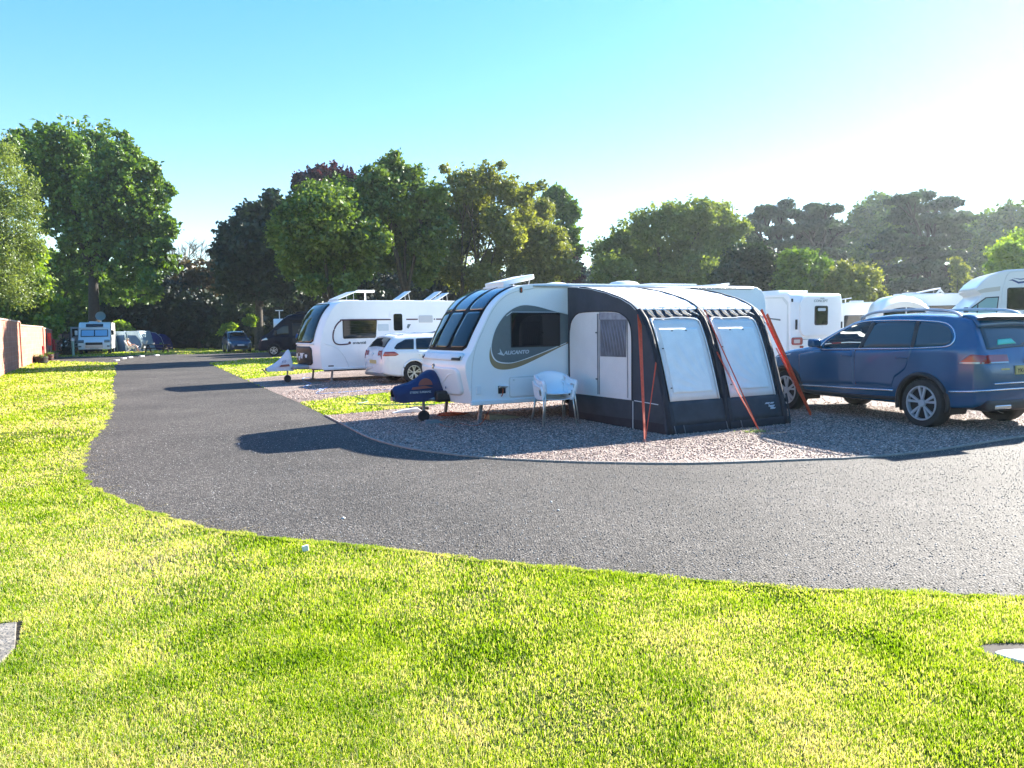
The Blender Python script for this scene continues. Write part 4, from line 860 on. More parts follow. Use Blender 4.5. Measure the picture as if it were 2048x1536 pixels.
# arched awning on that caravan: curved white striped roof, front with two lunette windows (front plane faces left of the lens)
AW = thing('arched_awning', 'white awning with a ribbed barrel roof and arched front windows beyond the blue car roof', 'awning', (13.75, 29.2, 0), math.radians(8))
def arch(t, w=2.5, zb=1.45, h=.98): return (w*(.5-.5*math.cos(t)), zb+h*math.sin(t)**.85)
fr_ = [arch(math.pi*k/20) for k in range(21)]
MB().prism([(0, 0)]+fr_+[(2.5, 0)], -.01, .03, 'y').build('front_wall', cream_c, AW)
for ax0, ax1 in ((.35, 1.25), (1.32, 2.25)):
    mid = [(x, 1.35+(arch(math.acos(max(-1, min(1, 1-2*x/2.5))))[1]-1.35)*.80) for x in [ax0+(ax1-ax0)*k/8 for k in range(9)]]
    wdw = MB().prism([(ax0, 1.3)]+mid+[(ax1, 1.3)], -.03, .0, 'y').build('arched_window', dglass, AW)
for ax0 in (1.05, 1.2): MB().box(ax0, ax0+.10, -.045, -.03, 1.4, 1.95+.02*(ax0 > 1.1)).build('curtain', M('rust_curtain', (.35, .12, .08), .8) if ax0 < 1.1 else bpy.data.materials['rust_curtain'], AW)
rows = []
for k in range(21):
    x, z = fr_[k]; row = []
    for j in range(41):
        t = j/40; row.append((x+.9*t*1.8, .02+2.3*t, z+.36*t+.018*math.sin(j*math.pi/2.5)+.0))
    rows.append(row)
MB().grid(rows).build('barrel_roof', roof_c, AW, smooth=True, solid=.01)
MB().prism([(0.05, 0), (2.3, 0), (2.3, 1.75), (.05, 1.55)], 2.5, 2.52, 'x').build('side_wall', cream_c, AW)
pk = MB(); pk.tube([(3.4, 1.2, 2.75), (3.6, 1.2, 2.9), (3.8, 1.2, 2.75)], [.02, .06, .02], 6); pk.build('roof_peak', roof_c, AW)
#SECTION4

# ================================================================== AWNING on the big caravan (caravan frame: x along, -y outwards)
AT = thing('awning', 'charcoal and white inflatable porch awning joined to the side of the big white caravan', 'awning', OA, HA)
pf = [(.005, 2.37), (.4, 2.34), (.75, 2.295), (1.1, 2.235), (1.37, 2.17), (1.6, 2.11), (1.8, 2.04), (1.95, 1.97), (2.08, 1.885), (2.18, 1.79), (2.27, 1.66)]
fl = [(2.27, 1.66), (2.355, 1.50), (2.46, 1.25), (2.60, .85), (2.71, .5), (2.78, .25), (2.82, .0)]
XA0, XA1 = 1.92, 4.42
PF = crom(pf, 4); FL = crom(fl, 4)
def dep(z):  # depth of the front wall at height z
    for a, c in zip(PF[20:]+FL[1:], (PF[20:]+FL[1:])[1:]):
        if c[1] <= z <= a[1]: return a[0]+(c[0]-a[0])*(a[1]-z)/max(a[1]-c[1], 1e-6)
    return 2.82
rows = []
for i, p_ in enumerate([q for q in PF if q[1] > 1.895]):
    t = i/32; rows.append([(x, -p_[0], p_[1]-.035*math.sin(math.pi*((x-XA0)/1.25 % 1))*math.sin(math.pi*min(t*1.2, 1))+.004*math.sin(x*23+i)) for x in np.linspace(XA0-.02, XA1+.02, 41)])
MB().grid(rows).build('roof', roof_c, AT, smooth=True, solid=.008)
for x in (XA0, (XA0+XA1)/2+.02, XA1):   # black beam seams over the roof
    MB().tube([(x, -p_[0], p_[1]+.006) for p_ in PF[4:]], .016, 6).build('roof_seam', nylonb, AT, smooth=True)
    MB().tube([(x+.045, -p_[0], p_[1]+.006) for p_ in PF[4:]], .007, 6).build('piping', whitep, AT, smooth=True)
# side walls
def sidewall(x, s):
    out = [(0.0, 0.0)]+[(0.0, 2.36)]+[(p_[0], p_[1]-.005) for p_ in PF[2:]]+[(p_[0], p_[1]) for p_ in FL[1:]]
    return MB().prism([(-a, z) for a, z in out], x-.01, x+.01, 'x').build('side_wall', nylon, AT)
sidewall(XA0, -1); sidewall(XA1, 1)
def spl(name, pts, th, mat, sm=0, x=XA0, parent=None, cr=0, solid=.004, s=-1):
    "cloth panel on the left side wall; pts are (depth, z)"
    p_ = crom(pts, sm, True) if sm else pts
    return MB().prism([(-a[0], a[1]) for a in p_], x+s*.010, x+s*(.010+th), 'x').build(name, mat, parent or AT)
dpn = [(.07, .46), (.06, 1.0), (.07, 1.55), (.13, 1.74), (.26, 1.85), (.42, 1.90), (.92, 1.91), (1.5, 1.89), (1.72, 1.83), (1.86, 1.74), (1.93, 1.6), (1.95, 1.4), (1.95, .9), (1.95, .47)]
dp = spl('door_panel', dpn, .008, cream_c)
MB().tube([(XA0-.02, -a[0], a[1]) for a in crom(dpn, 4)], .009, 5).build('door_zip', nylonb, AT, smooth=True)
spl('door_window_mesh', [(1.06, 1.15), (1.80, 1.155), (1.82, 1.76), (1.06, 1.77)], .014, mesh_c, parent=dp)
spl('window_header', [(1.03, 1.77), (1.84, 1.76), (1.70, 1.84), (1.5, 1.875), (1.03, 1.895)], .013, M('pleated_grey_cloth', (.38, .36, .40), .8, var=.35, vscale=9), parent=dp)
spl('lower_door_cloth', [(1.05, .53), (1.81, .54), (1.80, 1.14), (1.05, 1.135)], .013, cream_c, parent=dp)
for d_ in (.985, 1.03, 1.845): MB().tube([(XA0-.024, -d_, .50), (XA0-.026, -d_, 1.87-.12*(d_ > 1.8))], .006 if d_ > 1 else .009, 5).build('zip_line', mesh_c, dp)
for z in (1.55, .76): MB().tube([(XA0-.026, -.93, z), (XA0-.035, -.98, z)], .012, 5).build('toggle', black, dp)
fold = MB()
for i in range(9):
    d0 = 1.08+.085*i; fold.tube([(XA0-.026, -min(d0, 1.79), 1.74), (XA0-.03, -min(d0+.10, 1.79), 1.45), (XA0-.026, -min(d0+.16, 1.79), 1.18)], [.003, .007, .003], 5)
fold.build('mesh_folds', M('mesh_fold', (.30, .29, .34), .7), dp, smooth=True)
spl('mud_wall', [(.02, .02), (.02, .46), (2.0, .465), (2.66, .46), (2.73, .30), (2.79, .05)], .006, mudm)
spl('ground_skirt', [(.02, 0), (.02, .14), (1.3, .15), (2.0, .17), (2.75, .17), (2.80, 0)], .010, nylonb)
MB().tube([(XA0-.022, -2.02, .47), (XA0-.022, -2.62, .455)], .007, 5).build('piping', whitep, AT); MB().tube([(XA0-.022, -1.98, .02), (XA0-.022, -1.98, .46)], .006, 5).build('piping', whitep, AT)
# front wall: cloth, two big blinds, mud wall, beams
def fgrid(name, x0, x1, z0, z1, off, mat, n=14, m=12, parent=None, wr=0, solid=.006, slx0=0, slx1=0):
    "cloth panel on the front wall; sl* shift the panel edges towards the bottom"
    R_ = []
    for i in range(m+1):
        z = z0+(z1-z0)*i/m; t = (z1-z)/(z1-z0)
        R_.append([(x0+slx0*t+(x1+slx1*t-x0-slx0*t)*k/n, -(dep(z)+off+wr*math.sin(k*1.7+i*.9)*math.sin(i*1.1+k*.4)), z) for k in range(n+1)])
    return MB().grid(R_).build(name, mat, parent or AT, smooth=True, solid=solid)
fgrid('front_wall', XA0, XA1, .0, 1.99, -.004, nylonb, 20, 20)
for x0, x1 in ((XA0+.16, XA0+1.06), (XA0+1.36, XA0+2.26)):
    fp = fgrid('front_panel', x0-.03, x1+.03, .50, 1.77, .012, cream_c, wr=.003)
    wb = fgrid('window_blind', x0+.06, x1-.07,   .62, 1.61, .022, vinyl, 60, 40, fp, wr=0)
    for v_ in wb.data.vertices:   # creases fanning out from the lower right corner and from the top edge
        cx_, cz_ = v_.co.x-(x1-.07), v_.co.z-.62; an_ = math.atan2(cz_, -cx_+1e-6); rr = math.hypot(cx_, cz_)
        v_.co.y -= .011*math.sin(an_*22+math.sin(rr*5))*min(rr*1.6, 1)*max(0, 1-rr/1.25)+.005*math.sin(v_.co.x*37+v_.co.z*9)*max(0, .4-abs(v_.co.z-1.2))
    e = [(x0-.03, z) for z in np.linspace(.5, 1.72, 8)]+[(x0+.05, 1.77)]+[(x, 1.77-.01*math.sin(x*9)) for x in np.linspace(x0+.1, x1-.05, 5)]+[(x1+.03, 1.72)]+[(x1+.03, z) for z in np.linspace(1.6, .5, 8)]
    MB().tube([(x, -(dep(z)+.028), z) for x, z in e], .010, 5).build('piping', whitep, fp, smooth=True)
    for z in (1.3, .7): MB().obox((x0+.03, -(dep(z)+.03), z), (.012, 0, 0), (0, .006, 0), (0, 0, .008)).build('toggle', black, fp)
    for x in (x0+.3, x0+.58): MB().obox((x, -(dep(1.57)+.034), 1.57), (.015, 0, 0), (0, .006, 0), (0, 0, .006)).build('toggle', black, fp)
    for x in np.linspace(x0+.02, x1-.02, 6):   # white loops above the panel
        MB().tube([(x, -(dep(1.93)+.012), 1.935), (x+.04, -(dep(1.88)+.03), 1.87), (x+.10+.03*math.sin(x*5), -(dep(1.82)+.02), 1.815)], .008, 5).build('tie_loop', whitep, AT, smooth=True)
    fgrid('mud_wall', x0-.10, x1+.10, .14, .50, .012, mudm, 10, 5)
fgrid('roof_valance', XA0, XA1, 1.945, 1.975, .010, roof_c, 24, 3, wr=.004)
for x, nm in ((XA0+.05, 0), (XA0+1.21, 0), (XA1-.06, 0)):
    MB().tube([(x, -(dep(z)-.005), z) for z in np.linspace(.02, 1.9, 14)], [.048]*14, 10).build('air_beam', nylonb, AT, smooth=True)
    MB().tube([(x+.10, -(dep(z)+.012), z) for z in np.linspace(.02, .5, 6)], .012, 5).build('beam_strap', mudm, AT)
fgrid('ground_skirt', XA0, XA1+.02, .0, .14, .02, nylonb, 20, 3)
for x in (XA0+.12, XA0+.30, XA0+1.15, XA0+1.45): MB().tube([(x, -(dep(.14)+.03), .14), (x+.02, -(2.86), .0)], .008, 5).build('peg_strap', mesh_c, AT)
lgx = XA1-.42
b = MB()
for i, (dx, dz, w_) in enumerate(((0, 0, .09), (.1, 0, .07), (.08, -.045, .12), (.10, -.085, .10))): b.obox((lgx+dx, -(dep(.36+dz)+.022), .37+dz), (w_/2, 0, .0), (0, .003, 0), (.012, 0, .012))
b.tube([(lgx+.02, -(dep(.33)+.024), .345), (lgx+.05, -(dep(.31)+.024), .305), (lgx+.12, -(dep(.31)+.024), .30)], .010, 5)
b.build('maker_emblem', M('pale_print', (.45, .52, .58), .5), AT)
# orange guy straps, three sets
def toW(x, d, z): return (x, -d, z)
def guy(label, pts_top, ground, n=3, spread=.02, extra=None):
    g_ = thing('guy_rope', label, 'guy rope', OA, HA, 'orange storm straps of the awning')
    gl = Vector(ground); inv = Matrix.Rotation(-HA, 3, 'Z'); gl = inv @ (gl-OA)
    for tp in pts_top:
        m_ = Vector(tp).lerp(gl, .5); b_ = MB()
        a = Vector(tp); d_ = (gl-a); s_ = d_.normalized().cross(Vector((0, 1, 0))).normalized()
        b_.obox((a+gl)/2, d_/2, s_*spread, d_.normalized().cross(s_)*.004); b_.build('strap', orange, g_)
    if extra: MB().tube([extra, Vector(extra).lerp(gl, .5)+Vector((0, 0, -.02)), gl], .006, 5).build('cord', orange, g_)
    if extra: MB().tube([Vector(extra)+Vector((.02, 0, 0)), gl], .005, 5).build('cord', orange, g_)
    MB().tube([gl+Vector((0, 0, .06)), gl+Vector((0, 0, -.05))], .009, 6).build('peg', steel, g_)
    return g_
guy('bundle of orange straps running down from the left front beam of the awning', [toW(XA0+.0, 2.10, 1.83), toW(XA0+.02, 2.13, 1.78)], G(1290, 886), spread=.017, extra=toW(XA0+.12, 2.42, 1.27))
guy('thin orange strap pegged beside green tufts in front of the middle beam', [toW(XA0+1.21, 2.25, 1.90)], G(1520, 865), spread=.009, extra=toW(XA0+1.24, 2.50, 1.22))
guy('doubled orange strap stretched from the right beam towards the blue car', [toW(XA1, 2.2, 1.90), toW(XA1+.03, 2.3, 1.82)], G(1623, 832), spread=.026, extra=toW(XA1+.04, 2.5, 1.25))
tf = G(1512, 866); P_ = np.array([tf.x, tf.y, .02])+RNG.normal(0, 1, (260, 3))*np.array([.09, .05, .018])
tag(leaves('weed_tuft', np.abs(P_*[0, 0, 1])+P_*[1, 1, 0], .014, leafmat('leaf_weed', (.12, .2, .06), (.35, .45, .2)), None), 'small pale green weed tuft by the foot of the middle orange strap', 'weed')
# ------------------------------------------------------------------ cable, kit under the caravan
def L2W(x, y, z=0): return OA+uA*x+Vector((-uA.y, uA.x, 0))*y+Vector((0, 0, z))
sock = L2W(.56, -.03, .60)
cb = [sock, sock+Vector((-.02, -.02, -.12)), G(985, 838)+Vector((.02, .1, .30)), G(965, 850)+Vector((0, 0, .05)), G(945, 853)+Vector((0, 0, .012)), G(915, 848)+Vector((0, 0, .012)), G(905, 856)+Vector((0, 0, .012)), G(880, 850)+Vector((0, 0, .012)), G(890, 838)+Vector((0, 0, .012)), G(920, 830)+Vector((0, 0, .012)), G(900, 826)+Vector((0, 0, .03))]
tag(MB().tube(crom(cb, 6), .010, 6).build('power_cable', cable, smooth=True), 'orange mains cable running from the caravan socket down to the gravel', 'cable')
cl = []
cc_ = G(905, 832)
for k in range(110):
    a = k*.42; cl.append((cc_.x+(.20+.10*math.sin(k*.37))*math.cos(a)+.05*math.sin(k*.9), cc_.y+(.14+.08*math.cos(k*.5))*math.sin(a), .02+.035*abs(math.sin(k*.23))))
tag(MB().tube(cl, .009, 5).build('cable_coil', cable, smooth=True), 'loose orange coil of cable lying under the nose of the big caravan', 'cable')
# levelling ramp
rp_ = G(1008, 838); 
ob = MB().prism([(-.35, 0), (.35, 0), (.30, .03), (-.20, .11), (-.35, .11)], -.12, .12, 'y').build('levelling_ramp', tan, bev=.01); ob.location = rp_; ob.rotation_euler = (0, 0, HA)
tag(ob, 'tan plastic wheel ramp lying under the big caravan', 'ramp')
ob = MB().box(-.16, .16, -.10, .10, 0, .05).box(-.12, .12, -.07, .07, .05, .075).build('jockey_pad', M('grey_pad', (.18, .2, .2), .7), bev=.01); ob.location = G(864, 848); ob.rotation_euler = (0, 0, HA); tag(ob, 'grey plastic pad beside the jockey wheel of the big caravan', 'pad')
ob = MB().prism([(-.30, .02), (-.27, .0), (.27, 0), (.30, .03), (.20, .10), (-.10, .07)], -.06, .06, 'y').build('spare_hose_cover', white2, bev=.01); ob.location = G(815, 826); ob.rotation_euler = (0, 0, .25); tag(ob, 'flat white and grey case lying at the grass edge left of the jockey wheel', 'case')
ob = MB().box(-.18, .18, -.14, .14, 0, .07).build('wooden_block', darkwood, bev=.006); ob.location = G(838, 820); ob.rotation_euler = (0, 0, .3); tag(ob, 'brown wooden block on the grass edge behind the flat case', 'block')
# cables on the second pitch
hp = [G(660, 762)+Vector((0, 0, .012))] + [G(*q)+Vector((0, 0, .012)) for q in ((612, 756), (606, 762), (622, 768), (607, 775), (632, 780), (655, 776), (633, 788), (700, 784), (742, 781), (790, 779), (812, 776))]
tag(MB().tube(crom(hp, 6), .012, 5).build('water_hose', bluehose, smooth=True), 'blue hose looped on the gravel in front of the striped caravan', 'hose')
hp = [G(*q)+Vector((0, 0, .035)) for q in ((704, 794), (722, 799), (735, 806), (715, 811), (770, 813), (830, 812), (870, 812))]
tag(MB().tube(crom(hp, 6), .012, 5).build('water_hose', greenhose, smooth=True), 'green hose curling over the small lawn strip', 'hose')
# ------------------------------------------------------------------ white chairs (two stacked)
chairw = M('white_resin', (.90, .90, .92), .4)
def chair(dz, dx):
    r_ = thing('garden_chair', '', 'chair', Vector((.70, 13.02, 0))+Vector((dx, .0, dz)), math.radians(107), 'stacked white garden chairs')
    R_ = []
    def sh(y, k):  # shell section: k from front edge of seat to top of back
        pts = [(-.22, .44), (-.1, .425), (.08, .415), (.18, .43), (.235, .50), (.26, .62), (.285, .74), (.30, .80)]
        return pts[k]
    for k in range(8):
        x, z = sh(0, k); row = []
        for j in range(13):
            t = j/6-1; w_ = .235+.02*(k > 3); 
            zz = z; xx = x
            if k < 4: zz += .02*abs(t)**3
            else: xx -= .10*abs(t)**2.5*(k-3)/4; zz -= (.05*abs(t)**2)*(k > 5)
            row.append((xx, t*w_, zz))
        R_.append(row)
    MB().grid(R_).build('seat_shell', chairw, r_, smooth=True, solid=.012)
    for s in (-1, 1):
        q = MB(); arm = crom([(.27, s*.235, .74), (.15, s*.27, .70), (-.02, s*.285, .665), (-.20, s*.285, .655), (-.255, s*.28, .60), (-.24, s*.26, .44)], 5)
        rws = [[(p_[0], p_[1]-.03, p_[2]) for p_ in arm], [(p_[0], p_[1]+.03, p_[2]) for p_ in arm]]
        q.grid(rws); q.build('arm_rest', chairw, r_, smooth=True, solid=.014)
        q = MB(); gx = [-.24, -.15, -.02, .10, .2, .27]; gt = [0, .3, .72, 1]
        for i_ in range(5):
            for j_ in range(3):
                if i_ == 1 and j_ == 1: continue
                q.add([(gx[a_], s*(.235+.05*gt[c_]), .43+.24*gt[c_]+(.07*gt[c_] if gx[a_] > .15 else 0)) for a_, c_ in ((i_, j_), (i_+1, j_), (i_+1, j_+1), (i_, j_+1))], [(0, 1, 2, 3)])
        q.build('side_panel', chairw, r_, solid=.010)
        for x0, x1 in ((-.23, -.30), (.22, .33)):
            MB().tube([(x0, s*.245, .60 if x0 < 0 else .45), (x1, s*.30, -dz if 0 else .0)], .0125, 8).build('leg', M('leg_aluminium', (.6, .58, .52), .35, metal=.8) if 'leg_aluminium' not in bpy.data.materials else bpy.data.materials['leg_aluminium'], r_, smooth=True)
    return r_
ch1 = chair(0, 0); ch1['label'] = 'lower of the two stacked white plastic armchairs beside the awning door'
ch2 = chair(.10, .03); ch2['label'] = 'upper white plastic armchair nested on the other by the awning'
# ================================================================== CARS
class Car:
    """x forward (rear axle 0), y to the left, z up. tables: top [(x,z)], wid [(x,halfwidth)], bot, belt"""
    def __init__(s, root, top, wid, bot, belt, tum=.19, sill=.14, sh=.18, roof=.06, mid=.5):
        s.root = root; s.top, s.wid, s.bot, s.bel = [np.array(sorted(t), float) for t in (top, wid, bot, belt)]; s.tum = tum; s.shd = sh; s.rf = roof; s.sill = sill
        s.x0, s.x1 = s.top[0, 0], s.top[-1, 0]; s.cache = {}
    def T(s, tab, x): return float(np.interp(x, tab[:, 0], tab[:, 1]))
    def sec(s, x):
        k = round(x, 4)
        if k in s.cache: return s.cache[k]
        zt = s.T(s.top, x); W = s.T(s.wid, x); zb = s.T(s.bot, x); zc = min(s.T(s.bel, x), zt-.05)
        t = min(max((zt-s.T(s.bel, x))/.45, 0), 1); zb = min(zb, zc-.25)
        P = [(0, zb), (W*.6, zb), (W-.06, zb+.015), (W-.015, zb+s.sill), (W, (zb+zc)/2), (W-.005, zc-s.shd*.6), (W-.03, zc-.01), (W-.045-.0*t, zc+.015*t),
             (W-.045-s.tum*.5*t-.03*(1-t), zc+(zt-zc)*(.48)), (W-.045-s.tum*.92*t-.08*(1-t), zc+(zt-zc)*.86), (W-.045-s.tum*t-.10-.1*(1-t), zt-s.rf*.35), (W*.45, zt-.004), (0, zt+.012)]
        C = crom(P, 5); s.cache[k] = C; return C
    def Y(s, x, z):
        C = s.sec(x); lo = 10; 
        for a, c in zip(C[lo:-8], C[lo+1:-7]):
            if a[1] <= z <= c[1] and c[1] > a[1]: return a[0]+(c[0]-a[0])*(z-a[1])/(c[1]-a[1])
        return C[-12][0] if z > C[-12][1] else C[20][0]
    def Z(s, x, y):
        C = s.sec(x)[::-1]; y = abs(y)
        for a, c in zip(C, C[1:]):
            if a[0] <= y <= c[0] and c[0] > a[0]: return a[1]+(c[1]-a[1])*(y-a[0])/(c[0]-a[0])
            if c[1] < s.T(s.top, x)-.35: break
        return C[14][1]
    def build(s, mat, nx=120, holes=(), name='body', arches=()):
        xs = np.linspace(s.x0, s.x1, nx); rows = []
        for x in xs:
            C = s.sec(float(x)); rows.append([(x, c[0], c[1]) for c in C]+[(x, -c[0], c[1]) for c in C[::-1][1:]])
        b = MB(); n = len(rows[0]); V = [p for r_ in rows for p in r_]; F = []
        for i in range(nx-1):
            for k in range(n-1):
                q = (i*n+k, i*n+k+1, (i+1)*n+k+1, (i+1)*n+k); cx = sum(V[a][0] for a in q)/4; cy = sum(V[a][1] for a in q)/4; cz = sum(V[a][2] for a in q)/4
                if any(math.hypot(cx-ax, cz-az) < ar for ax, az, ar in arches) and abs(cy) > .45: continue
                if any(h(cx, cy, cz) for h in holes): continue
                F.append(q)
        F += [tuple(range(n)), tuple(range((nx-1)*n+n-1, (nx-1)*n-1, -1))]
        b.add(V, F); o = b.build(name, mat, s.root, smooth=35); return o
    def side(s, name, poly, sd, off, mat, parent=None, nx=22, nz=6, solid=.006, smooth=3):
        P = crom(poly, smooth, True) if smooth else poly; xs_ = [p[0] for p in P]; rows = []
        a, c = min(xs_)+.004, max(xs_)-.004
        for i in range(nx+1):
            x = a+(c-a)*i/nx; zz = []
            for j in range(len(P)):
                p, q = P[j], P[(j+1) % len(P)]
                if (p[0]-x)*(q[0]-x) <= 0 and p[0] != q[0]: zz.append(p[1]+(q[1]-p[1])*(x-p[0])/(q[0]-p[0]))
            if len(zz) < 2: continue
            z0, z1 = min(zz), max(zz); rows.append([(x, sd*(s.Y(x, z0+(z1-z0)*k/nz)+off), z0+(z1-z0)*k/nz) for k in range(nz+1)])
        return MB().grid(rows).build(name, mat, parent or s.root, smooth=True, solid=solid)
    def line(s, name, pts, sd, off, r, mat, parent=None, closed=False, flat=1):
        P = crom(pts, 5, closed); P = P+[P[0]] if closed else P
        return MB().tube([(p[0], sd*(s.Y(float(p[0]), float(p[1]))+off), p[1]) for p in P], r, 6, flat=flat).build(name, mat, parent or s.root, smooth=True)
    def toppatch(s, name, xa, xb, ya, yb, off, mat, parent=None, nx=12, ny=14, solid=.006, one=0):
        "patch on the upper surface; half-width ya at xa, yb at xb; one=+-1 gives a patch between y values given as tuples"
        rows = []
        for i in range(nx+1):
            t = i/nx; x = xa+(xb-xa)*t
            sl = (s.T(s.top, x+.02)-s.T(s.top, x-.02))/.04; nn = Vector((-sl, 0, 1)).normalized()
            if one: l, r_ = ya[0]+(yb[0]-ya[0])*t, ya[1]+(yb[1]-ya[1])*t
            else: l, r_ = -(ya+(yb-ya)*t), ya+(yb-ya)*t
            rows.append([(x+nn.x*off, l+(r_-l)*k/ny, s.Z(x, l+(r_-l)*k/ny)+nn.z*off) for k in range(ny+1)])
        return MB().grid(rows).build(name, mat, parent or s.root, smooth=True, solid=solid)
    def wheels(s, r, xr, xf, yo, rim, wd=.24, rimr=.70, spokes=5, dbl=True):
        for x in (xr, xf):
            for sd in (1, -1):
                wheelpart(s.root, (x, sd*(yo-wd/2), r), r, wd, sd, rim, rimr, spokes, dbl)
                a = MB(); R_ = r*1.18
                a.tube([(x+R_*math.cos(t), sd*(s.Y(x+R_*math.cos(t), max(r+R_*math.sin(t), s.T(s.bot, x)+.08))+.000), r+R_*math.sin(t)) for t in [math.radians(-14+208*k/24) for k in range(25)]], .035, 8)
                a.build('wheel_arch', s.arch, s.root, smooth=True)
                MB().grid([[(x+R_*.99*math.cos(t), y, r+R_*.99*math.sin(t)) for t in [math.radians(-20+220*k/20) for k in range(21)]] for y in (sd*(yo-.03), sd*(yo-.45))]).build('wheel_well', black, s.root, smooth=True)
# --- blue SUV
wr = G(1840, 855); wf = G(1570, 819); uS = Vector((wf.x-wr.x, wf.y-wr.y, 0)); WB = uS.length; uS.normalize(); nS = Vector((-uS.y, uS.x, 0))   # nS: car's left, towards the lens
HS = .985
S = thing('parked_car', 'blue metallic estate SUV with silver roof rails parked right of the awning', 'car', wr-nS*HS, math.atan2(uS.y, uS.x), 'parked cars on the site')
cs = Car(S, [(-.99, .96), (-.97, 1.04), (-.93, 1.16), (-.88, 1.26), (-.78, 1.45), (-.66, 1.63), (-.60, 1.71), (-.50, 1.735), (-.1, 1.775), (.4, 1.795), (.9, 1.795), (1.3, 1.765), (1.6, 1.70), (1.9, 1.575), (2.2, 1.42), (2.52, 1.24), (2.7, 1.205), (3.1, 1.15), (3.45, 1.06), (3.68, .94), (3.80, .80), (3.84, .70)],
         [(-.99, .78), (-.95, .86), (-.85, .93), (-.6, .965), (0, .985), (2.9, .985), (3.3, .96), (3.6, .87), (3.76, .74), (3.84, .60)],
         [(-.99, .46), (-.8, .36), (-.5, .33), (3.3, .33), (3.6, .30), (3.84, .38)], [(-1, 1.28), (-.4, 1.285), (.2, 1.25), (1.3, 1.205), (2.1, 1.185), (2.6, 1.15), (3.84, 1.02)])
cs.arch = black
dlo_f = [(1.30, 1.225), (1.14, 1.64), (1.30, 1.655), (1.60, 1.585), (1.85, 1.47), (2.10, 1.32), (2.13, 1.21), (1.7, 1.215)]
dlo_r = [(1.22, 1.23), (1.08, 1.655), (.5, 1.665), (.27, 1.655), (.24, 1.25), (.7, 1.24)]
dlo_q = [(.18, 1.255), (.20, 1.65), (-.15, 1.625), (-.33, 1.56), (-.44, 1.42), (-.44, 1.34), (-.34, 1.29), (-.1, 1.27)]
def inpoly(P):
    A_ = [tuple(p) for p in P]
    def h(cx, cy, cz): return abs(cy) > .55 and bool(pip(A_, np.array([cx]), np.array([cz]))[0])
    return h
bod = cs.build(suvpaint, 170, holes=[inpoly(dlo_f), lambda x, y, z: 1.66 < x < 2.46 and abs(y) < .66-.0*x and z > 1.25], arches=((0, .385, .45), (WB, .385, .45)))
cs.wheels(.385, 0, WB, HS-.01, M('alloy', (.50, .51, .53), .35, metal=.25), .26, .70)
glc = glassmat('clear_glass'); 
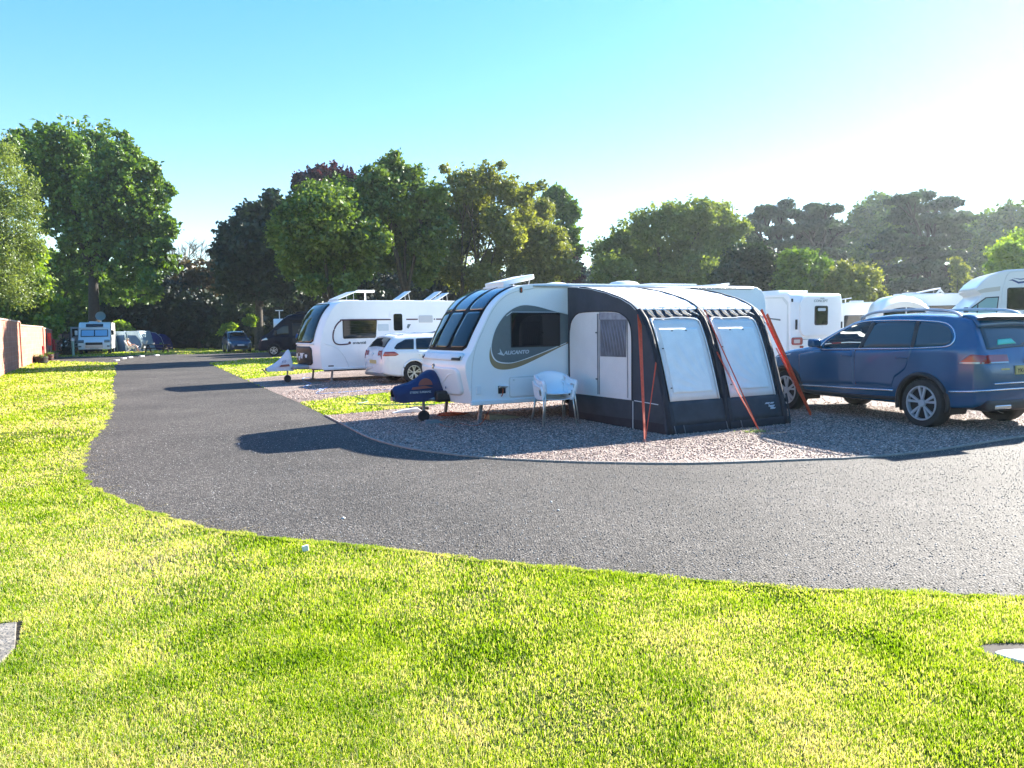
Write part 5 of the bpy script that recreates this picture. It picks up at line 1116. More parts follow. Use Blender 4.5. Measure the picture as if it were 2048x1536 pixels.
for sd in (1, -1):
    cs.side('front_door_window', dlo_f, sd, .002, glc, smooth=0, nx=16, solid=0); cs.side('rear_door_window', dlo_r, sd, .006, tglass, smooth=0); cs.side('quarter_window', dlo_q, sd, .006, tglass, smooth=0)
    cs.side('pillar_trim', [(1.215, 1.22), (1.305, 1.22), (1.16, 1.66), (1.075, 1.66)], sd, .010, black, smooth=0, nx=6)
    cs.side('pillar_trim', [(.175, 1.25), (.245, 1.25), (.275, 1.66), (.205, 1.66)], sd, .010, black, smooth=0, nx=6)
    cs.line('window_trim', [(2.16, 1.195), (2.13, 1.335), (1.87, 1.495), (1.62, 1.605), (1.32, 1.675), (.9, 1.688), (.4, 1.682), (-.15, 1.65), (-.36, 1.58), (-.475, 1.44), (-.475, 1.33), (-.38, 1.275), (-.1, 1.255), (.25, 1.235), (1.2, 1.21), (1.7, 1.198)], sd, .010, .011, chrome, closed=True)
    for nm, pg, hx in (('front_door', [(2.68, .55), (2.70, 1.08), (2.28, 1.165), (1.375, 1.19), (1.36, .60)], 1.5), ('rear_door', [(1.35, .60), (1.365, 1.19), (.20, 1.225), (.30, .90), (.52, .75), (.55, .60)], .35)):
        d_ = cs.side(nm, pg, sd, .002, suvpaint, smooth=0, nx=26, nz=10, solid=.008)
        cs.line('door_handle', [(hx-.11, 1.085), (hx, 1.092), (hx+.11, 1.085)], sd, .03, .014, suvpaint, d_)
    cs.line('sill_trim', [(2.66, .50), (2.0, .515), (1.2, .53), (.52, .55)], sd, .012, .018, chrome)
    cs.line('sill_cladding', [(2.6, .40), (1.4, .40), (.5, .42)], sd, .0, .035, black)
    cs.line('bumper_trim', [(-.48, .60), (-.7, .612), (-.9, .63)], sd, .012, .016, chrome)
    cs.side('wing_trim', [(2.9, 1.075), (3.4, .99), (3.4, 1.005), (2.9, 1.095)], sd, .004, chrome, smooth=0, nx=10)
    tl = cs.side('tail_light', [(-.62, 1.03), (-.80, 1.17), (-.955, 1.15), (-.965, 1.03)], sd, .010, redlens, smooth=0, nx=8, solid=.012)
    cs.side('light_strip', [(-.64, 1.025), (-.64, 1.05), (-.95, 1.055), (-.95, 1.03)], sd, .018, clearlens, tl, smooth=0, nx=6)
    tq = MB().obox((-.955, sd*.60, 1.10), (.018, 0, .055), (-.03*0, sd*.20, 0), (-.025, 0, .009)).build('tail_light', redlens, S, smooth=40, bev=.012); MB().obox((-.985, sd*.60, 1.045), (.004, 0, .011), (0, sd*.185, 0), (-.012, 0, .004)).build('light_strip', clearlens, tq)
    mr_ = MB(); mr_.add([], []); yy = cs.Y(2.05, 1.22)
    mb = MB().obox((2.20, sd*(yy+.14), 1.30), (.075, 0, 0), (0, .11, 0), (0, 0, .075)).build('wing_mirror', suvpaint, S, smooth=40, bev=.045, seg=4)
    MB().tube([(2.18, sd*(yy+.0), 1.22), (2.20, sd*(yy+.1), 1.25)], .03, 6).build('mirror_arm', black, mb, smooth=True)
    rr_ = crom([(-.42, sd*.66, 1.715), (-.30, sd*.67, 1.79), (0, sd*.68, 1.835), (.6, sd*.685, 1.85), (1.2, sd*.68, 1.825), (1.45, sd*.67, 1.76), (1.52, sd*.665, 1.71)], 5)
    MB().tube(rr_, .019, 8, flat=1.2).build('roof_rail', alu, S, smooth=True)
    hl = cs.side('headlight', [(3.30, .86), (3.32, .99), (3.62, .93), (3.66, .82)], sd, .006, clearlens, smooth=0, nx=8)
cs.toppatch('windscreen', 1.68, 2.44, .60, .68, .002, glc, solid=0, nx=16)
cs.toppatch('rear_window', -.885, -.675, .74, .64, .006, tglass, nx=14)
cs.toppatch('spoiler', -.70, -.42, .69, .66, .012, suvpaint, nx=6, solid=.03)
MB().obox((-.72, 0, 1.69), (.09, 0, -.012), (0, .64, 0), (0, 0, .018)).build('spoiler_lip', black, S, smooth=40, bev=.015)
cs.toppatch('parcel_tray', -.86, -.82, (.10, .50), (.16, .44), .016, turq, one=1, nx=3)
MB().tube([(-.87, -.02, 1.30), (-.84, -.30, 1.36)], .012, 6).build('rear_wiper', black, S)
pl_ = MB().box(-1.015, -.99, -.27, .27, .86, .99).build('number_plate', yplate, S, bev=.004); text('plate_lettering', 'YK68 VBF', .095, black, pl_, (-1.017, .25, .885), (math.pi/2, 0, -math.pi/2), sx=1.05)
MB().obox((-.993, .48, .945), (.006, 0, 0), (0, .09, 0), (0, 0, .012)).build('model_lettering', chrome, S)
MB().lathe([(0, -1.0), (.05, -1.0), (.055, -.985)], 20, (0, 0, 1.06), 'x').build('rear_badge', chrome, S, smooth=30)
MB().tube(crom([(-.90, .95, .635), (-1.0, .80, .645), (-1.01, .4, .65), (-1.01, -.4, .65), (-1.0, -.8, .645)], 5), .014, 6).build('bumper_trim', chrome, S, smooth=True)
MB().tube([(-1.0, .7, .735), (-1.015, .3, .74), (-1.015, -.7, .74)], .012, 6).build('boot_trim', chrome, S, smooth=True)
MB().box(-1.01, -.6, -.82, .82, .33, .50).build('rear_valance', black, S, bev=.05, seg=3)
[MB().box(-1.02, -.96, y-.17, y+.17, .36, .42).build('exhaust_trim', chrome, S, bev=.012) for y in (.52, -.52)]
# cabin
for y in (.38, -.38):
    sb = MB(); sb.obox((1.10, y, 1.12), (.06, 0, .0), (0, .22, 0), (-.09, 0, .34)); sb.obox((1.35, y, .78), (.26, 0, .03), (0, .23, 0), (0, 0, .07)); st_ = sb.build('front_seat', seatm, S, smooth=40, bev=.05, seg=3)
    MB().obox((.98, y, 1.55), (.04, 0, 0), (0, .12, 0), (-.01, 0, .085)).build('headrest', seatm, st_, smooth=40, bev=.035, seg=3)
MB().box(2.02, 2.5, -.80, .80, .8, 1.16).build('dashboard', black, S, bev=.06, seg=3)
MB().lathe([(.175, -.012), (.19, 0), (.175, .012), (.16, 0)], 24, (0, 0, 0), 'x', closed=True).build('steering_wheel', black, S, smooth=True).location = (1.86, -.38, 1.12)
MB().box(.2, .3, -.8, .8, .5, 1.5).box(-.5, 2.6, -.8, .8, .45, .5).build('cabin_trim', seatm, S)
MB().obox((2.02, 0, 1.50), (.015, 0, 0), (0, .12, 0), (0, 0, .035)).build('rear_view_mirror', black, S, bev=.01)
# --- white estate behind the big caravan
pw = G(822, 767); thp = math.radians(31); uP = Vector((math.cos(thp), math.sin(thp), 0)); nP = Vector((-uP.y, uP.x, 0))
def estate(root, paint, rim, rl=True):
    c = Car(root, [(-.98, .86), (-.96, .98), (-.92, 1.05), (-.86, 1.12), (-.72, 1.30), (-.58, 1.42), (-.45, 1.455), (0, 1.485), (.6, 1.50), (1.2, 1.49), (1.6, 1.43), (2.0, 1.27), (2.35, 1.08), (2.5, 1.02), (3.1, .95), (3.4, .88), (3.62, .76), (3.72, .64), (3.75, .55)],
            [(-.98, .70), (-.93, .80), (-.8, .87), (-.5, .905), (0, .915), (2.8, .915), (3.2, .89), (3.5, .80), (3.68, .66), (3.75, .55)],
            [(-.98, .34), (-.8, .27), (-.5, .22), (3.3, .22), (3.75, .28)], [(-1, 1.04), (-.4, 1.03), (.2, 1.01), (1.3, .98), (2.3, .94), (3.75, .8)])
    c.arch = paint
    c.build(paint, 100, arches=((0, .33, .385), (2.79, .33, .385))); c.wheels(.33, 0, 2.79, .90, rim, .22, .68, 5)
    for sd in (1, -1):
        c.side('quarter_window', [(.02, 1.05), (.08, 1.36), (-.20, 1.35), (-.50, 1.22), (-.62, 1.09), (-.55, 1.055)], sd, .005, dglass, smooth=0)
        c.side('rear_door_window', [(.10, 1.045), (.15, 1.375), (.95, 1.39), (1.05, 1.03)], sd, .005, dglass, smooth=0)
        c.side('front_door_window', [(1.12, 1.03), (1.02, 1.39), (1.3, 1.37), (1.6, 1.29), (1.95, 1.1), (2.0, 1.01)], sd, .005, dglass, smooth=0)
        for nm, pg, hx in (('front_door', [(2.25, .42), (2.28, .92), (1.10, .985), (1.09, .42)], 1.25), ('rear_door', [(1.08, .42), (1.085, .985), (.12, 1.0), (.2, .75), (.42, .55), (.45, .42)], .25)):
            d_ = c.side(nm, pg, sd, .001, paint, smooth=0, nx=18, nz=8, solid=.008); c.line('door_handle', [(hx-.09, .88), (hx+.09, .885)], sd, .025, .012, paint, d_)
        c.side('tail_light', [(-.50, .90), (-.62, .99), (-.92, .99), (-.955, .86), (-.6, .86)], sd, .010, redlens, smooth=0, nx=10, solid=.012)
        c.side('headlight', [(3.25, .70), (3.27, .80), (3.6, .74), (3.62, .66)], sd, .006, clearlens, smooth=0, nx=8)
        MB().obox((2.02, sd*(.90+.10), 1.06), (.06, 0, 0), (0, .09, 0), (0, 0, .06)).build('wing_mirror', paint, root, smooth=40, bev=.03, seg=3)
        MB().tube(crom([(-.35, sd*.60, 1.45), (-.2, sd*.61, 1.51), (.6, sd*.62, 1.54), (1.3, sd*.60, 1.50), (1.45, sd*.59, 1.44)], 4), .014, 6).build('roof_rail', alu if not rl else chrome, root, smooth=True)
        c.line('sill_trim', [(2.3, .30), (.45, .30)], sd, .006, .012, chrome)
        c.toppatch('tail_light', -.975, -.93, (sd*.42, sd*.70), (sd*.44, sd*.70), .010, redlens, one=1, nx=4, solid=.012)
    c.toppatch('windscreen', 1.62, 2.30, .56, .64, .005, dglass); c.toppatch('rear_window', -.85, -.61, .68, .58, .005, dglass)
    c.toppatch('spoiler', -.60, -.42, .60, .58, .010, paint, nx=4, solid=.03)
    MB().box(-1.0, -.975, -.26, .26, .62, .73).build('number_plate', yplate, root); MB().lathe([(0, -.99), (.04, -.99), (.045, -.975)], 14, (0, 0, .90), 'x').build('rear_badge', chrome, root)
    MB().box(-.99, -.7, -.74, .74, .24, .36).build('rear_valance', M('grey_trim', (.2, .2, .19), .6) if 'grey_trim' not in bpy.data.materials else bpy.data.materials['grey_trim'], root, bev=.04)
    return c
Pz = thing('parked_car', 'white estate car with dark tailgate glass standing behind the nose of the big caravan', 'car', pw+nP*.90+uP*.12, thp, 'parked cars on the site')
estate(Pz, whitepaint, alu)
#SECTION5

# ================================================================== MOTORHOME at the right edge
MR = thing('motorhome', 'tall cream-white motorhome with blue chevron, cut off by the right edge', 'motorhome', (11.72, 20.0, 0), math.radians(-20))
mp = [(-1.1, .45), (-1.14, .9), (-1.0, 1.18), (-.45, 1.42), (.0, 1.90), (.14, 2.04), (.33, 2.24), (.40, 2.33), (.27, 2.42), (.26, 2.50), (.40, 2.68), (.57, 2.82), (.78, 2.91), (.96, 2.945), (1.4, 2.955), (6.2, 2.955), (6.35, 2.9), (6.4, 2.5), (6.4, .45)]
MB().prism(mp, 0, 2.25, 'y').build('body', M('motorhome_cream', (.72, .72, .70), .3, coat=.4), MR, smooth=35, bev=.06, seg=4)
cw = sidepoly('cab_window_frame', [(.05, 1.70), (.05, 1.91), (.49, 2.26), (.785, 2.275), (.74, 1.70)], 0, .012, black, MR)
sidepoly('cab_window', [(.10, 1.73), (.11, 1.925), (.505, 2.235), (.76, 2.245), (.715, 1.73)], 0, .02, M('pale_teal_glass', (.25, .42, .42), .08, coat=.6), cw)
sidepoly('cab_window', [(.28, 1.73), (.30, 2.07), (.33, 2.09), (.31, 1.73)], 0, .026, black, cw)
window(MR, rrect(.98, 2.3, 1.94, 2.47, .05), 0, 'side_window')
sidepoly('chevron_stripe', [(.98, 2.67), (1.06, 2.665), (1.20, 2.585), (2.4, 2.70), (2.4, 2.74), (1.20, 2.635), (1.07, 2.70)], 0, .005, navydecal, MR)
sidepoly('chevron_stripe', [(1.05, 2.735), (1.24, 2.68), (2.4, 2.79), (2.4, 2.81), (1.24, 2.705)], 0, .005, navydecal, MR)
sidepoly('body_stripe', [(1.2, 1.62), (3, 1.66), (3, 1.72), (1.2, 1.68)], 0, .005, M('grey_stripe', (.25, .27, .3), .4), MR); sidepoly('body_stripe', [(1.2, 1.5), (3, 1.54), (3, 1.58), (1.2, 1.54)], 0, .005, paledecal, MR)
sidepoly('overcab_panel', [(.36, 2.37), (.80, 2.42), (.81, 2.53), (.47, 2.49), (.30, 2.435)], 0, .006, M('beige_panel', (.55, .5, .42), .35), MR)
MB().tube([(p_[0], -.002, p_[1]) for p_ in crom([(.83, 1.4), (.84, 2.2), (.88, 2.55), (.97, 2.84), (1.2, 2.90), (2.0, 2.91)], 5)], .010, 6).build('side_seam', offwhite, MR, smooth=True)
MB().obox((.02, -.18, 1.93), (.05, 0, 0), (0, .06, 0), (0, 0, .08)).box(.0, .06, -.14, .02, 1.80, 1.84).build('wing_mirror', black, MR, bev=.02)
for x in (-.2, 4.3):
    for y, s_ in ((.10, -1), (2.15, 1)): wheelpart(MR, (x, y, .35), .35, .22, s_, alu)
# ================================================================== FAR MOTORHOME (faces us)
fm = G(196, 709); FM = thing('motorhome', 'white motorhome parked nose towards us at the far end of the drive, door open', 'motorhome', (fm.x-.75, fm.y+1.2, 0), math.radians(-66))
mp = [(-5.4, .42), (-5.4, 2.60), (-.3, 2.62), (.2, 2.55), (.55, 2.35), (.72, 2.12), (.70, 2.04), (1.28, 1.38), (1.75, 1.15), (1.92, .95), (1.95, .42)]
MB().prism(mp, -1.14, 1.14, 'y').build('body', white, FM, smooth=35, bev=.07, seg=3)
def onslope(name, a, c, y0, y1, off, th, mat, parent=FM):
    "panel on a slanted front face from a to c (x,z)"
    A_, C_ = Vector((a[0], 0, a[1])), Vector((c[0], 0, c[1])); d_ = (C_-A_); n_ = Vector((d_.z, 0, -d_.x)).normalized(); n_ = n_ if n_.x > 0 else -n_
    return MB().obox((A_+C_)/2+Vector((0, (y0+y1)/2, 0))+n_*off, d_/2, (0, (y1-y0)/2, 0), n_*th).build(name, mat, parent, bev=.02)
ws = onslope('windscreen', (1.24, 1.43), (.74, 2.0), -.98, .98, .01, .015, black)
for y0, y1 in ((-.92, -.04), (.04, .92)): onslope('silver_screen', (1.20, 1.48), (.80, 1.94), y0, y1, .03, .01, M('silver_screen_foil', (.35, .55, .68), .35, metal=.3) if 'silver_screen_foil' not in bpy.data.materials else bpy.data.materials['silver_screen_foil'], ws)
onslope('skylight', (.68, 2.22), (.40, 2.46), -.62, .62, .02, .015, dglass)
MB().box(1.90, 1.985, -.60, .60, .78, .98).build('grille', black, FM, bev=.02); MB().box(1.90, 1.99, -.62, .62, .66, .72).box(1.90, 1.99, -.62, .62, .56, .62).build('grille_slats', alu, FM)
MB().box(1.93, 1.995, -.30, .30, .45, .54).build('number_plate', wplate, FM)
for s_ in (-1, 1):
    MB().obox((1.80, s_*.92, 1.06), (.12, 0, -.06), (0, .20, 0), (.03, 0, .07)).build('headlight', grey_sh if s_ < 0 else clearlens, FM, bev=.02)
    MB().box(1.90, 1.98, s_*1.0-.1, s_*1.0+.1, .62, .72).build('fog_light', grey_sh, FM, bev=.01)
    MB().obox((1.0, s_*1.30, 1.75), (.06, 0, 0), (0, .10, 0), (0, 0, .20)).build('wing_mirror', white2 if s_ < 0 else black, FM, bev=.03)
    for x in (.9, -3.2): wheelpart(FM, (x, s_*1.02, .35), .35, .22, s_, alu)
od = MB().box(-.2, -.14, -1.80, -1.16, .55, 2.25).build('open_door', M('door_inner', (.40, .40, .42), .6), FM, bev=.01); MB().box(-.13, -.11, -1.68, -1.28, 1.5, 2.1).build('door_pane', dglass, od)
sd_ = MB().tube([(-.6, .4, 2.6), (-.6, .4, 2.85)], .05, 8).build('dish_mount', white2, FM); 
o = MB().lathe([(0, 0), (.2, .03), (.38, .11), (.37, .13), (.2, .05), (0, .02)], 24, (0, 0, 0), 'z').build('satellite_dish', M('dish_grey', (.16, .24, .25), .5), FM, smooth=40); o.location = (-.45, .4, 3.1); o.rotation_euler = (0, math.radians(75), 0)
MB().box(-1.4, -.7, -.5, .1, 2.6, 2.70).build('roof_hatch', white2, FM, bev=.03)
# ================================================================== TENTS
T1 = thing('tent', 'pale blue and navy frame tent right beside the far motorhome', 'tent', (D(258, 700, 69).x, 69, 0), 0)
MB().prism([(-1.45, 0), (-1.3, 1.85), (.85, 1.88), (1.45, .0)], 0, 2.4, 'y').build('shell', tentpale, T1, bev=.05)
MB().prism([(-1.25, .02), (-1.15, 1.35), (-.95, 1.5), (-.35, 1.52), (-.3, .02)], -.03, .0, 'y').build('door_panel', tentblue, T1)
MB().prism([(-.15, .02), (-.05, 1.5), (.65, 1.48), (.98, 1.1), (1.35, .02)], -.03, .0, 'y').build('door_panel', tentblue, T1)
for a_, c_ in (((-1.3, 1.85), (-1.0, .0)), ((-.3, 1.88), (-.22, .9)), ((.95, 1.86), (1.6, .0))): MB().tube([(a_[0], -.06, a_[1]), ((a_[0]+c_[0])/2+.08, -.08, (a_[1]+c_[1])/2), (c_[0], -.06, c_[1])], .07, 6).build('beam', tentpale, T1, smooth=True)
def dome(label, x, y, r_, h, mat, rz=0):
    T = thing('tent', label, 'tent', (x, y, 0), rz)
    MB().lathe([(r_, 0), (r_*.98, h*.35), (r_*.8, h*.72), (r_*.45, h*.94), (0, h)], 18, (0, 0, 0), 'z').build('shell', mat, T, smooth=50)
    for k in range(3):
        a = k*math.pi/3+.4; MB().tube([(math.cos(a)*q[0]*1.01, math.sin(a)*q[0]*1.01, q[1]+.01) for q in [(r_, 0), (r_*.98, h*.35), (r_*.8, h*.72), (r_*.45, h*.94), (0, h), (-r_*.45, h*.94), (-r_*.8, h*.72), (-r_*.98, h*.35), (-r_, 0)]], .03, 5).build('pole_sleeve', tentpale if k == 0 else mat, T, smooth=True)
dome('royal blue dome tent behind the picnic table', D(301, 700, 72).x, 72, 1.15, 1.75, tentroyal)
dome('dark blue dome tent furthest right of the tents', D(322, 700, 74).x, 74, 1.1, 1.55, tentroyal, .6)
# ================================================================== PEOPLE
def person(label, J, loc, rz, skinr, shirt, trousers, hair, scale=1.0, shirt_pts=None):
    """J: joints in metres. one continuous skinned body; clothes and hair are its children"""
    r_ = thing('person', label, 'person', loc, rz)
    names = list(J); E_ = [('pelvis', 'chest'), ('chest', 'neck'), ('neck', 'head'), ('head', 'crown'), ('chest', 'shL'), ('shL', 'elL'), ('elL', 'haL'), ('haL', 'fiL'), ('chest', 'shR'), ('shR', 'elR'), ('elR', 'haR'), ('haR', 'fiR'),
          ('pelvis', 'hiL'), ('hiL', 'knL'), ('knL', 'anL'), ('anL', 'toL'), ('pelvis', 'hiR'), ('hiR', 'knR'), ('knR', 'anR'), ('anR', 'toR')]
    rad = dict(pelvis=.15, chest=.155, neck=.06, head=.092, crown=.085, sh=.07, el=.045, ha=.032, fi=.022, hi=.10, kn=.062, an=.045, to=.035)
    def sk(name, keep, grow, mat, lv=2):
        vs = [n_ for n_ in names if n_ in keep]; me = bpy.data.meshes.new(name)
        me.from_pydata([J[n_] for n_ in vs], [(vs.index(a), vs.index(c)) for a, c in E_ if a in vs and c in vs], [])
        o = bpy.data.objects.new(name, me); COL.objects.link(o); o.parent = r_
        m_ = o.modifiers.new('k', 'SKIN'); m_.use_smooth_shade = True
        sv = me.skin_vertices[0].data
        for i, n_ in enumerate(vs):
            q = rad.get(n_, rad.get(n_[:2], .05))+grow; sv[i].radius = (q, q*.8 if n_ in ('pelvis', 'chest') else q); sv[i].use_root = (i == 0)
        s_ = o.modifiers.new('s', 'SUBSURF'); s_.levels = lv; s_.render_levels = lv; me.materials.append(mat); return o
    sk('body', names, 0, skin)
    if shirt: sk('shirt', ['pelvis', 'chest', 'shL', 'shR', 'elL', 'elR'], .012, shirt)
    sk('trousers', ['pelvis', 'hiL', 'hiR', 'knL', 'knR']+(['anL', 'anR'] if trousers is denim else []), .014, trousers)
    c = Vector(J['crown']); h_ = Vector(J['head']); MB().lathe([(0, .11), (.06, .10), (.10, .05), (.106, -.01), (.098, -.06), (.0, -.03)], 14, c.lerp(h_, .25), 'z').build('hair', hair, r_, smooth=True)
    return r_
stand = dict(pelvis=(0, 0, .96), chest=(.10, 0, 1.36), neck=(.16, 0, 1.52), head=(.20, 0, 1.62), crown=(.21, 0, 1.71), shL=(.12, .19, 1.43), elL=(.22, .26, 1.16), haL=(.42, .2, 1.08), fiL=(.52, .18, 1.08),
             shR=(.12, -.19, 1.43), elR=(.18, -.27, 1.14), haR=(.36, -.22, .98), fiR=(.45, -.2, .96), hiL=(0, .10, .90), knL=(.04, .11, .50), anL=(-.02, .11, .09), toL=(.14, .12, .03), hiR=(0, -.10, .90), knR=(.0, -.11, .50), anR=(-.06, -.11, .09), toR=(.1, -.12, .03))
sit = dict(pelvis=(0, 0, .42), chest=(-.20, 0, .78), neck=(-.24, 0, .96), head=(-.22, 0, 1.06), crown=(-.22, 0, 1.15), shL=(-.2, .19, .86), elL=(-.02, .27, .66), haL=(.2, .22, .68), fiL=(.3, .2, .69), shR=(-.2, -.19, .86), elR=(-.02, -.27, .66), haR=(.2, -.2, .66), fiR=(.3, -.18, .66),
           hiL=(.02, .1, .42), knL=(.42, .13, .56), anL=(.52, .13, .12), toL=(.68, .14, .04), hiR=(.02, -.1, .42), knR=(.44, -.12, .60), anR=(.60, -.12, .16), toR=(.76, -.12, .08))
# ================================================================== CAMPSITE FURNITURE
def recliner(label, loc, rz):
    r_ = thing('folding_chair', label, 'chair', loc, rz, 'folding chairs by the tents')
    MB().grid([[(x, y, z) for y in (-.24, 0, .24)] for x, z in ((-.46, 1.05), (-.36, .8), (-.24, .5), (-.14, .38), (.05, .36), (.26, .40))]).build('seat_cloth', M('pale_seat', (.6, .6, .58), .7) if 'pale_seat' not in bpy.data.materials else bpy.data.materials['pale_seat'], r_, smooth=True, solid=.015)
    for s_ in (-1, 1):
        b_ = MB(); b_.tube([(-.47, s_*.26, 1.06), (-.15, s_*.26, .38), (.28, s_*.26, .41), (.34, s_*.26, .02)], .014, 6); b_.tube([(-.36, s_*.26, .02), (.0, s_*.26, .36), (.12, s_*.27, .60), (-.32, s_*.27, .64)], .014, 6); b_.build('frame', alu, r_)
    return r_
gc_ = G(262, 705.5); recliner('occupied pale folding chair in front of the pale blue tent', gc_, .25)
person('person in shorts sunbathing in a pale folding chair by the tents', sit, gc_+Vector((.02, 0, .03)), .25, 1, None, M('white_shorts', (.6, .58, .55), .8), hairm)
recliner('empty pale folding chair in the middle by the tents', G(283, 706), math.radians(170)); recliner('empty pale folding chair beside the picnic table', G(299, 706), .3)
pt_ = G(314, 706); PT = thing('picnic_table', 'dark wooden picnic table with bowls, in front of the blue dome tent', 'table', pt_, .08)
MB().box(-.95, .95, -.35, .35, .66, .72).build('table_top', darkwood, PT, bev=.01)
for y in (-.62, .62): MB().box(-.95, .95, y-.13, y+.13, .38, .43).build('bench', darkwood, PT, bev=.01)
for x in (-.7, .7):
    for s_ in (-1, 1): MB().obox((x, s_*.38, .34), (.045, 0, 0), (0, .30*.0+.03, 0), (0, -s_*.28, .33)).build('leg', darkwood, PT)
    MB().box(x-.03, x+.03, -.7, .7, .33, .38).build('crossbar', darkwood, PT)
for dx, r_, m_, lb in ((-.3, .14, white2, 'white bowl on the picnic table'), (.35, .12, greenhose, 'small green pot on the picnic table')):
    o = MB().lathe([(r_*.5, 0), (r_, .12), (r_*.92, .12), (r_*.4, .02)], 14, (0, 0, 0), 'z').build('bowl' if dx < 0 else 'pot', m_, smooth=40); o.location = pt_+Vector((dx, 0, .725)); tag(o, lb, 'bowl' if dx < 0 else 'pot')
# ================================================================== PARKED BLUE CAR AND DARK CAMPERVAN
kg = G(483, 706); K = thing('parked_car', 'dark blue compact SUV facing us beside the dark campervan', 'car', (kg.x-1.6, kg.y+2.9, 0), math.radians(-62), 'parked cars on the site')
estate(K, bluepaint, alu, False); K.scale = (.93, .98, 1.14)
MB().box(3.66, 3.78, -.5, .5, .34, .50).build('grille', black, K, bev=.02); MB().box(3.77, 3.80, -.26, .26, .50, .60).build('number_plate', wplate, K)
vw = G(548, 712); thv = math.radians(180+14); uv = Vector((math.cos(thv), math.sin(thv), 0)); nv = Vector((-uv.y, uv.x, 0))
V = thing('campervan', 'black high-roof campervan with its side door slid open', 'campervan', vw-uv*4.0-nv*1.0, thv)
cv = Car(V, [(-1.0, 2.5), (-.95, 2.68), (-.7, 2.76), (2.6, 2.80), (3.0, 2.72), (3.3, 2.52), (3.9, 1.98), (4.3, 1.58), (4.6, 1.42), (4.85, 1.22), (4.96, .95), (5.0, .7)],
         [(-1, .9), (-.9, .99), (0, 1.02), (3.9, 1.02), (4.4, .98), (4.8, .84), (5.0, .66)], [(-1, .4), (4.6, .36), (5, .34)], [(-1, 1.35), (3.5, 1.35), (5, 1.2)], tum=.08, roof=.1)
cv.arch = black; cv.build(darkpaint, 90, arches=((0, .37, .44), (4.0, .37, .44))); cv.wheels(.37, 0, 4.0, 1.0, alu, .24, .66)
for sd in (1, -1):
    cv.side('cab_window', [(3.0, 1.42), (3.0, 2.05), (3.35, 2.03), (3.95, 1.62), (4.02, 1.42)], sd, .006, dglass, smooth=0)
    cv.side('headlight', [(4.35, 1.10), (4.45, 1.25), (4.78, 1.10), (4.80, 1.02)], sd, .008, clearlens, smooth=0, nx=8, solid=.012)
    MB().obox((3.85, sd*1.2, 1.55), (.06, 0, 0), (0, .12, 0), (0, 0, .17)).build('wing_mirror', black, V, bev=.03)
    cv.side('cab_door', [(2.98, .5), (2.98, 1.40), (4.0, 1.40), (3.98, .95), (3.5, .85), (3.4, .5)], sd, .002, darkpaint, smooth=0, solid=.008)
cv.toppatch('windscreen', 3.32, 4.22, .80, .86, .008, dglass); cv.toppatch('skylight', 2.75, 3.28, .60, .70, .012, M('pale_skylight', (.3, .36, .42), .1, coat=.6), solid=.02)
op = cv.side('dark_doorway_patch', [(1.65, .62), (1.65, 2.2), (2.75, 2.2), (2.75, .62)], 1, .004, black, smooth=0, solid=.004)  # flat black patch on the closed side stands in for the unlit interior
MB().box(1.5, 2.5, 1.0, 1.02, .45, .60).build('step', alu, V); cv.side('sliding_door', [(.35, .6), (.35, 2.2), (1.5, 2.2), (1.5, .6)], 1, .06, darkpaint, smooth=0, solid=.04)
cv.line('awning_box', [(-.7, 2.42), (2.9, 2.42)], 1, .05, .06, darkpaint)
MB().box(-.4, 2.5, -.7, .7, 2.79, 2.95).build('pop_top', darkpaint, V, bev=.05)
pp_ = vw-uv*1.75+nv*.42
person('person in a blue shirt leaning into the side door of the dark campervan', stand, (pp_.x, pp_.y, 0), thv-math.pi/2, 1, bluecl, denim, hairm)
hl_ = MB().lathe([(0, .0), (.16, .02), (.17, .12), (.12, .22), (0, .25)], 16, (0, 0, 0), 'z').build('cycle_helmet', greenhose, smooth=40)
hl_.location = vw-uv*1.85-nv*.0+Vector((0, 0, 1.35)); bpy.data.objects.remove(hl_)
av = thing('motorhome', 'pale motorhome roof and aerial just showing behind the nose of the dark campervan', 'motorhome', (D(574, 700, 64).x, 64, 0), math.radians(107))
MB().prism([(0, .4), (0, 2.3), (.3, 2.7), (5.5, 2.7), (5.5, .4)], -1.0, 1.0, 'y').build('body', white, av, bev=.06); MB().tube([(.5, .5, 2.7), (.5, .5, 3.35)], .04, 6).obox((.5, .5, 3.38), (.05, 0, 0), (0, .32, 0), (0, 0, .04)).build('tv_aerial', white2, av)
for x in (1, 4.4):
    for s_ in (-1, 1): wheelpart(av, (x, s_*.9, .35), .35, .2, s_, alu)
# ================================================================== WALL, BARRELS, POSTS
def wp(px, D_): return Vector(((px-1024)/FPX*D_*1.0, D_, 0))
wl = thing('boundary_wall', 'long pink blockwork boundary wall stepping down along the left side of the lawn', 'wall', (-19.4, 29, 0), 0)
segs = [((-7.3, 6.0), (-24.9, 39.1), 2.29), ((-24.9, 39.1), (-30.1, 49.6), 2.12), ((-30.1, 49.6), (-32.4, 54.0), 2.04), ((-32.4, 54.0), (-35.0, 59.2), 1.97), ((-35.0, 59.2), (-37.4, 64.2), 1.84)]
for i, (a, c, h_) in enumerate(segs):
    a, c = Vector((*a, 0)), Vector((*c, 0)); L_ = (c-a).length; an = math.atan2((c-a).y, (c-a).x)
    o = MB().box(0, L_-.01, 0, .22, -.1, h_).build('wall_panel', wallm, wl); o.location = a-wl.location; o.rotation_euler = (0, 0, an)
    o = MB().box(-.02, L_-.03, -.04, .26, h_, h_+.07).build('coping', cope, wl, bev=.01); o.location = a-wl.location; o.rotation_euler = (0, 0, an)
    if i < 4:
        o = MB().box(L_-.25, L_+.12, -.06, .30, -.1, h_+.02).build('pier', wallm, wl); o.location = a-wl.location; o.rotation_euler = (0, 0, an)
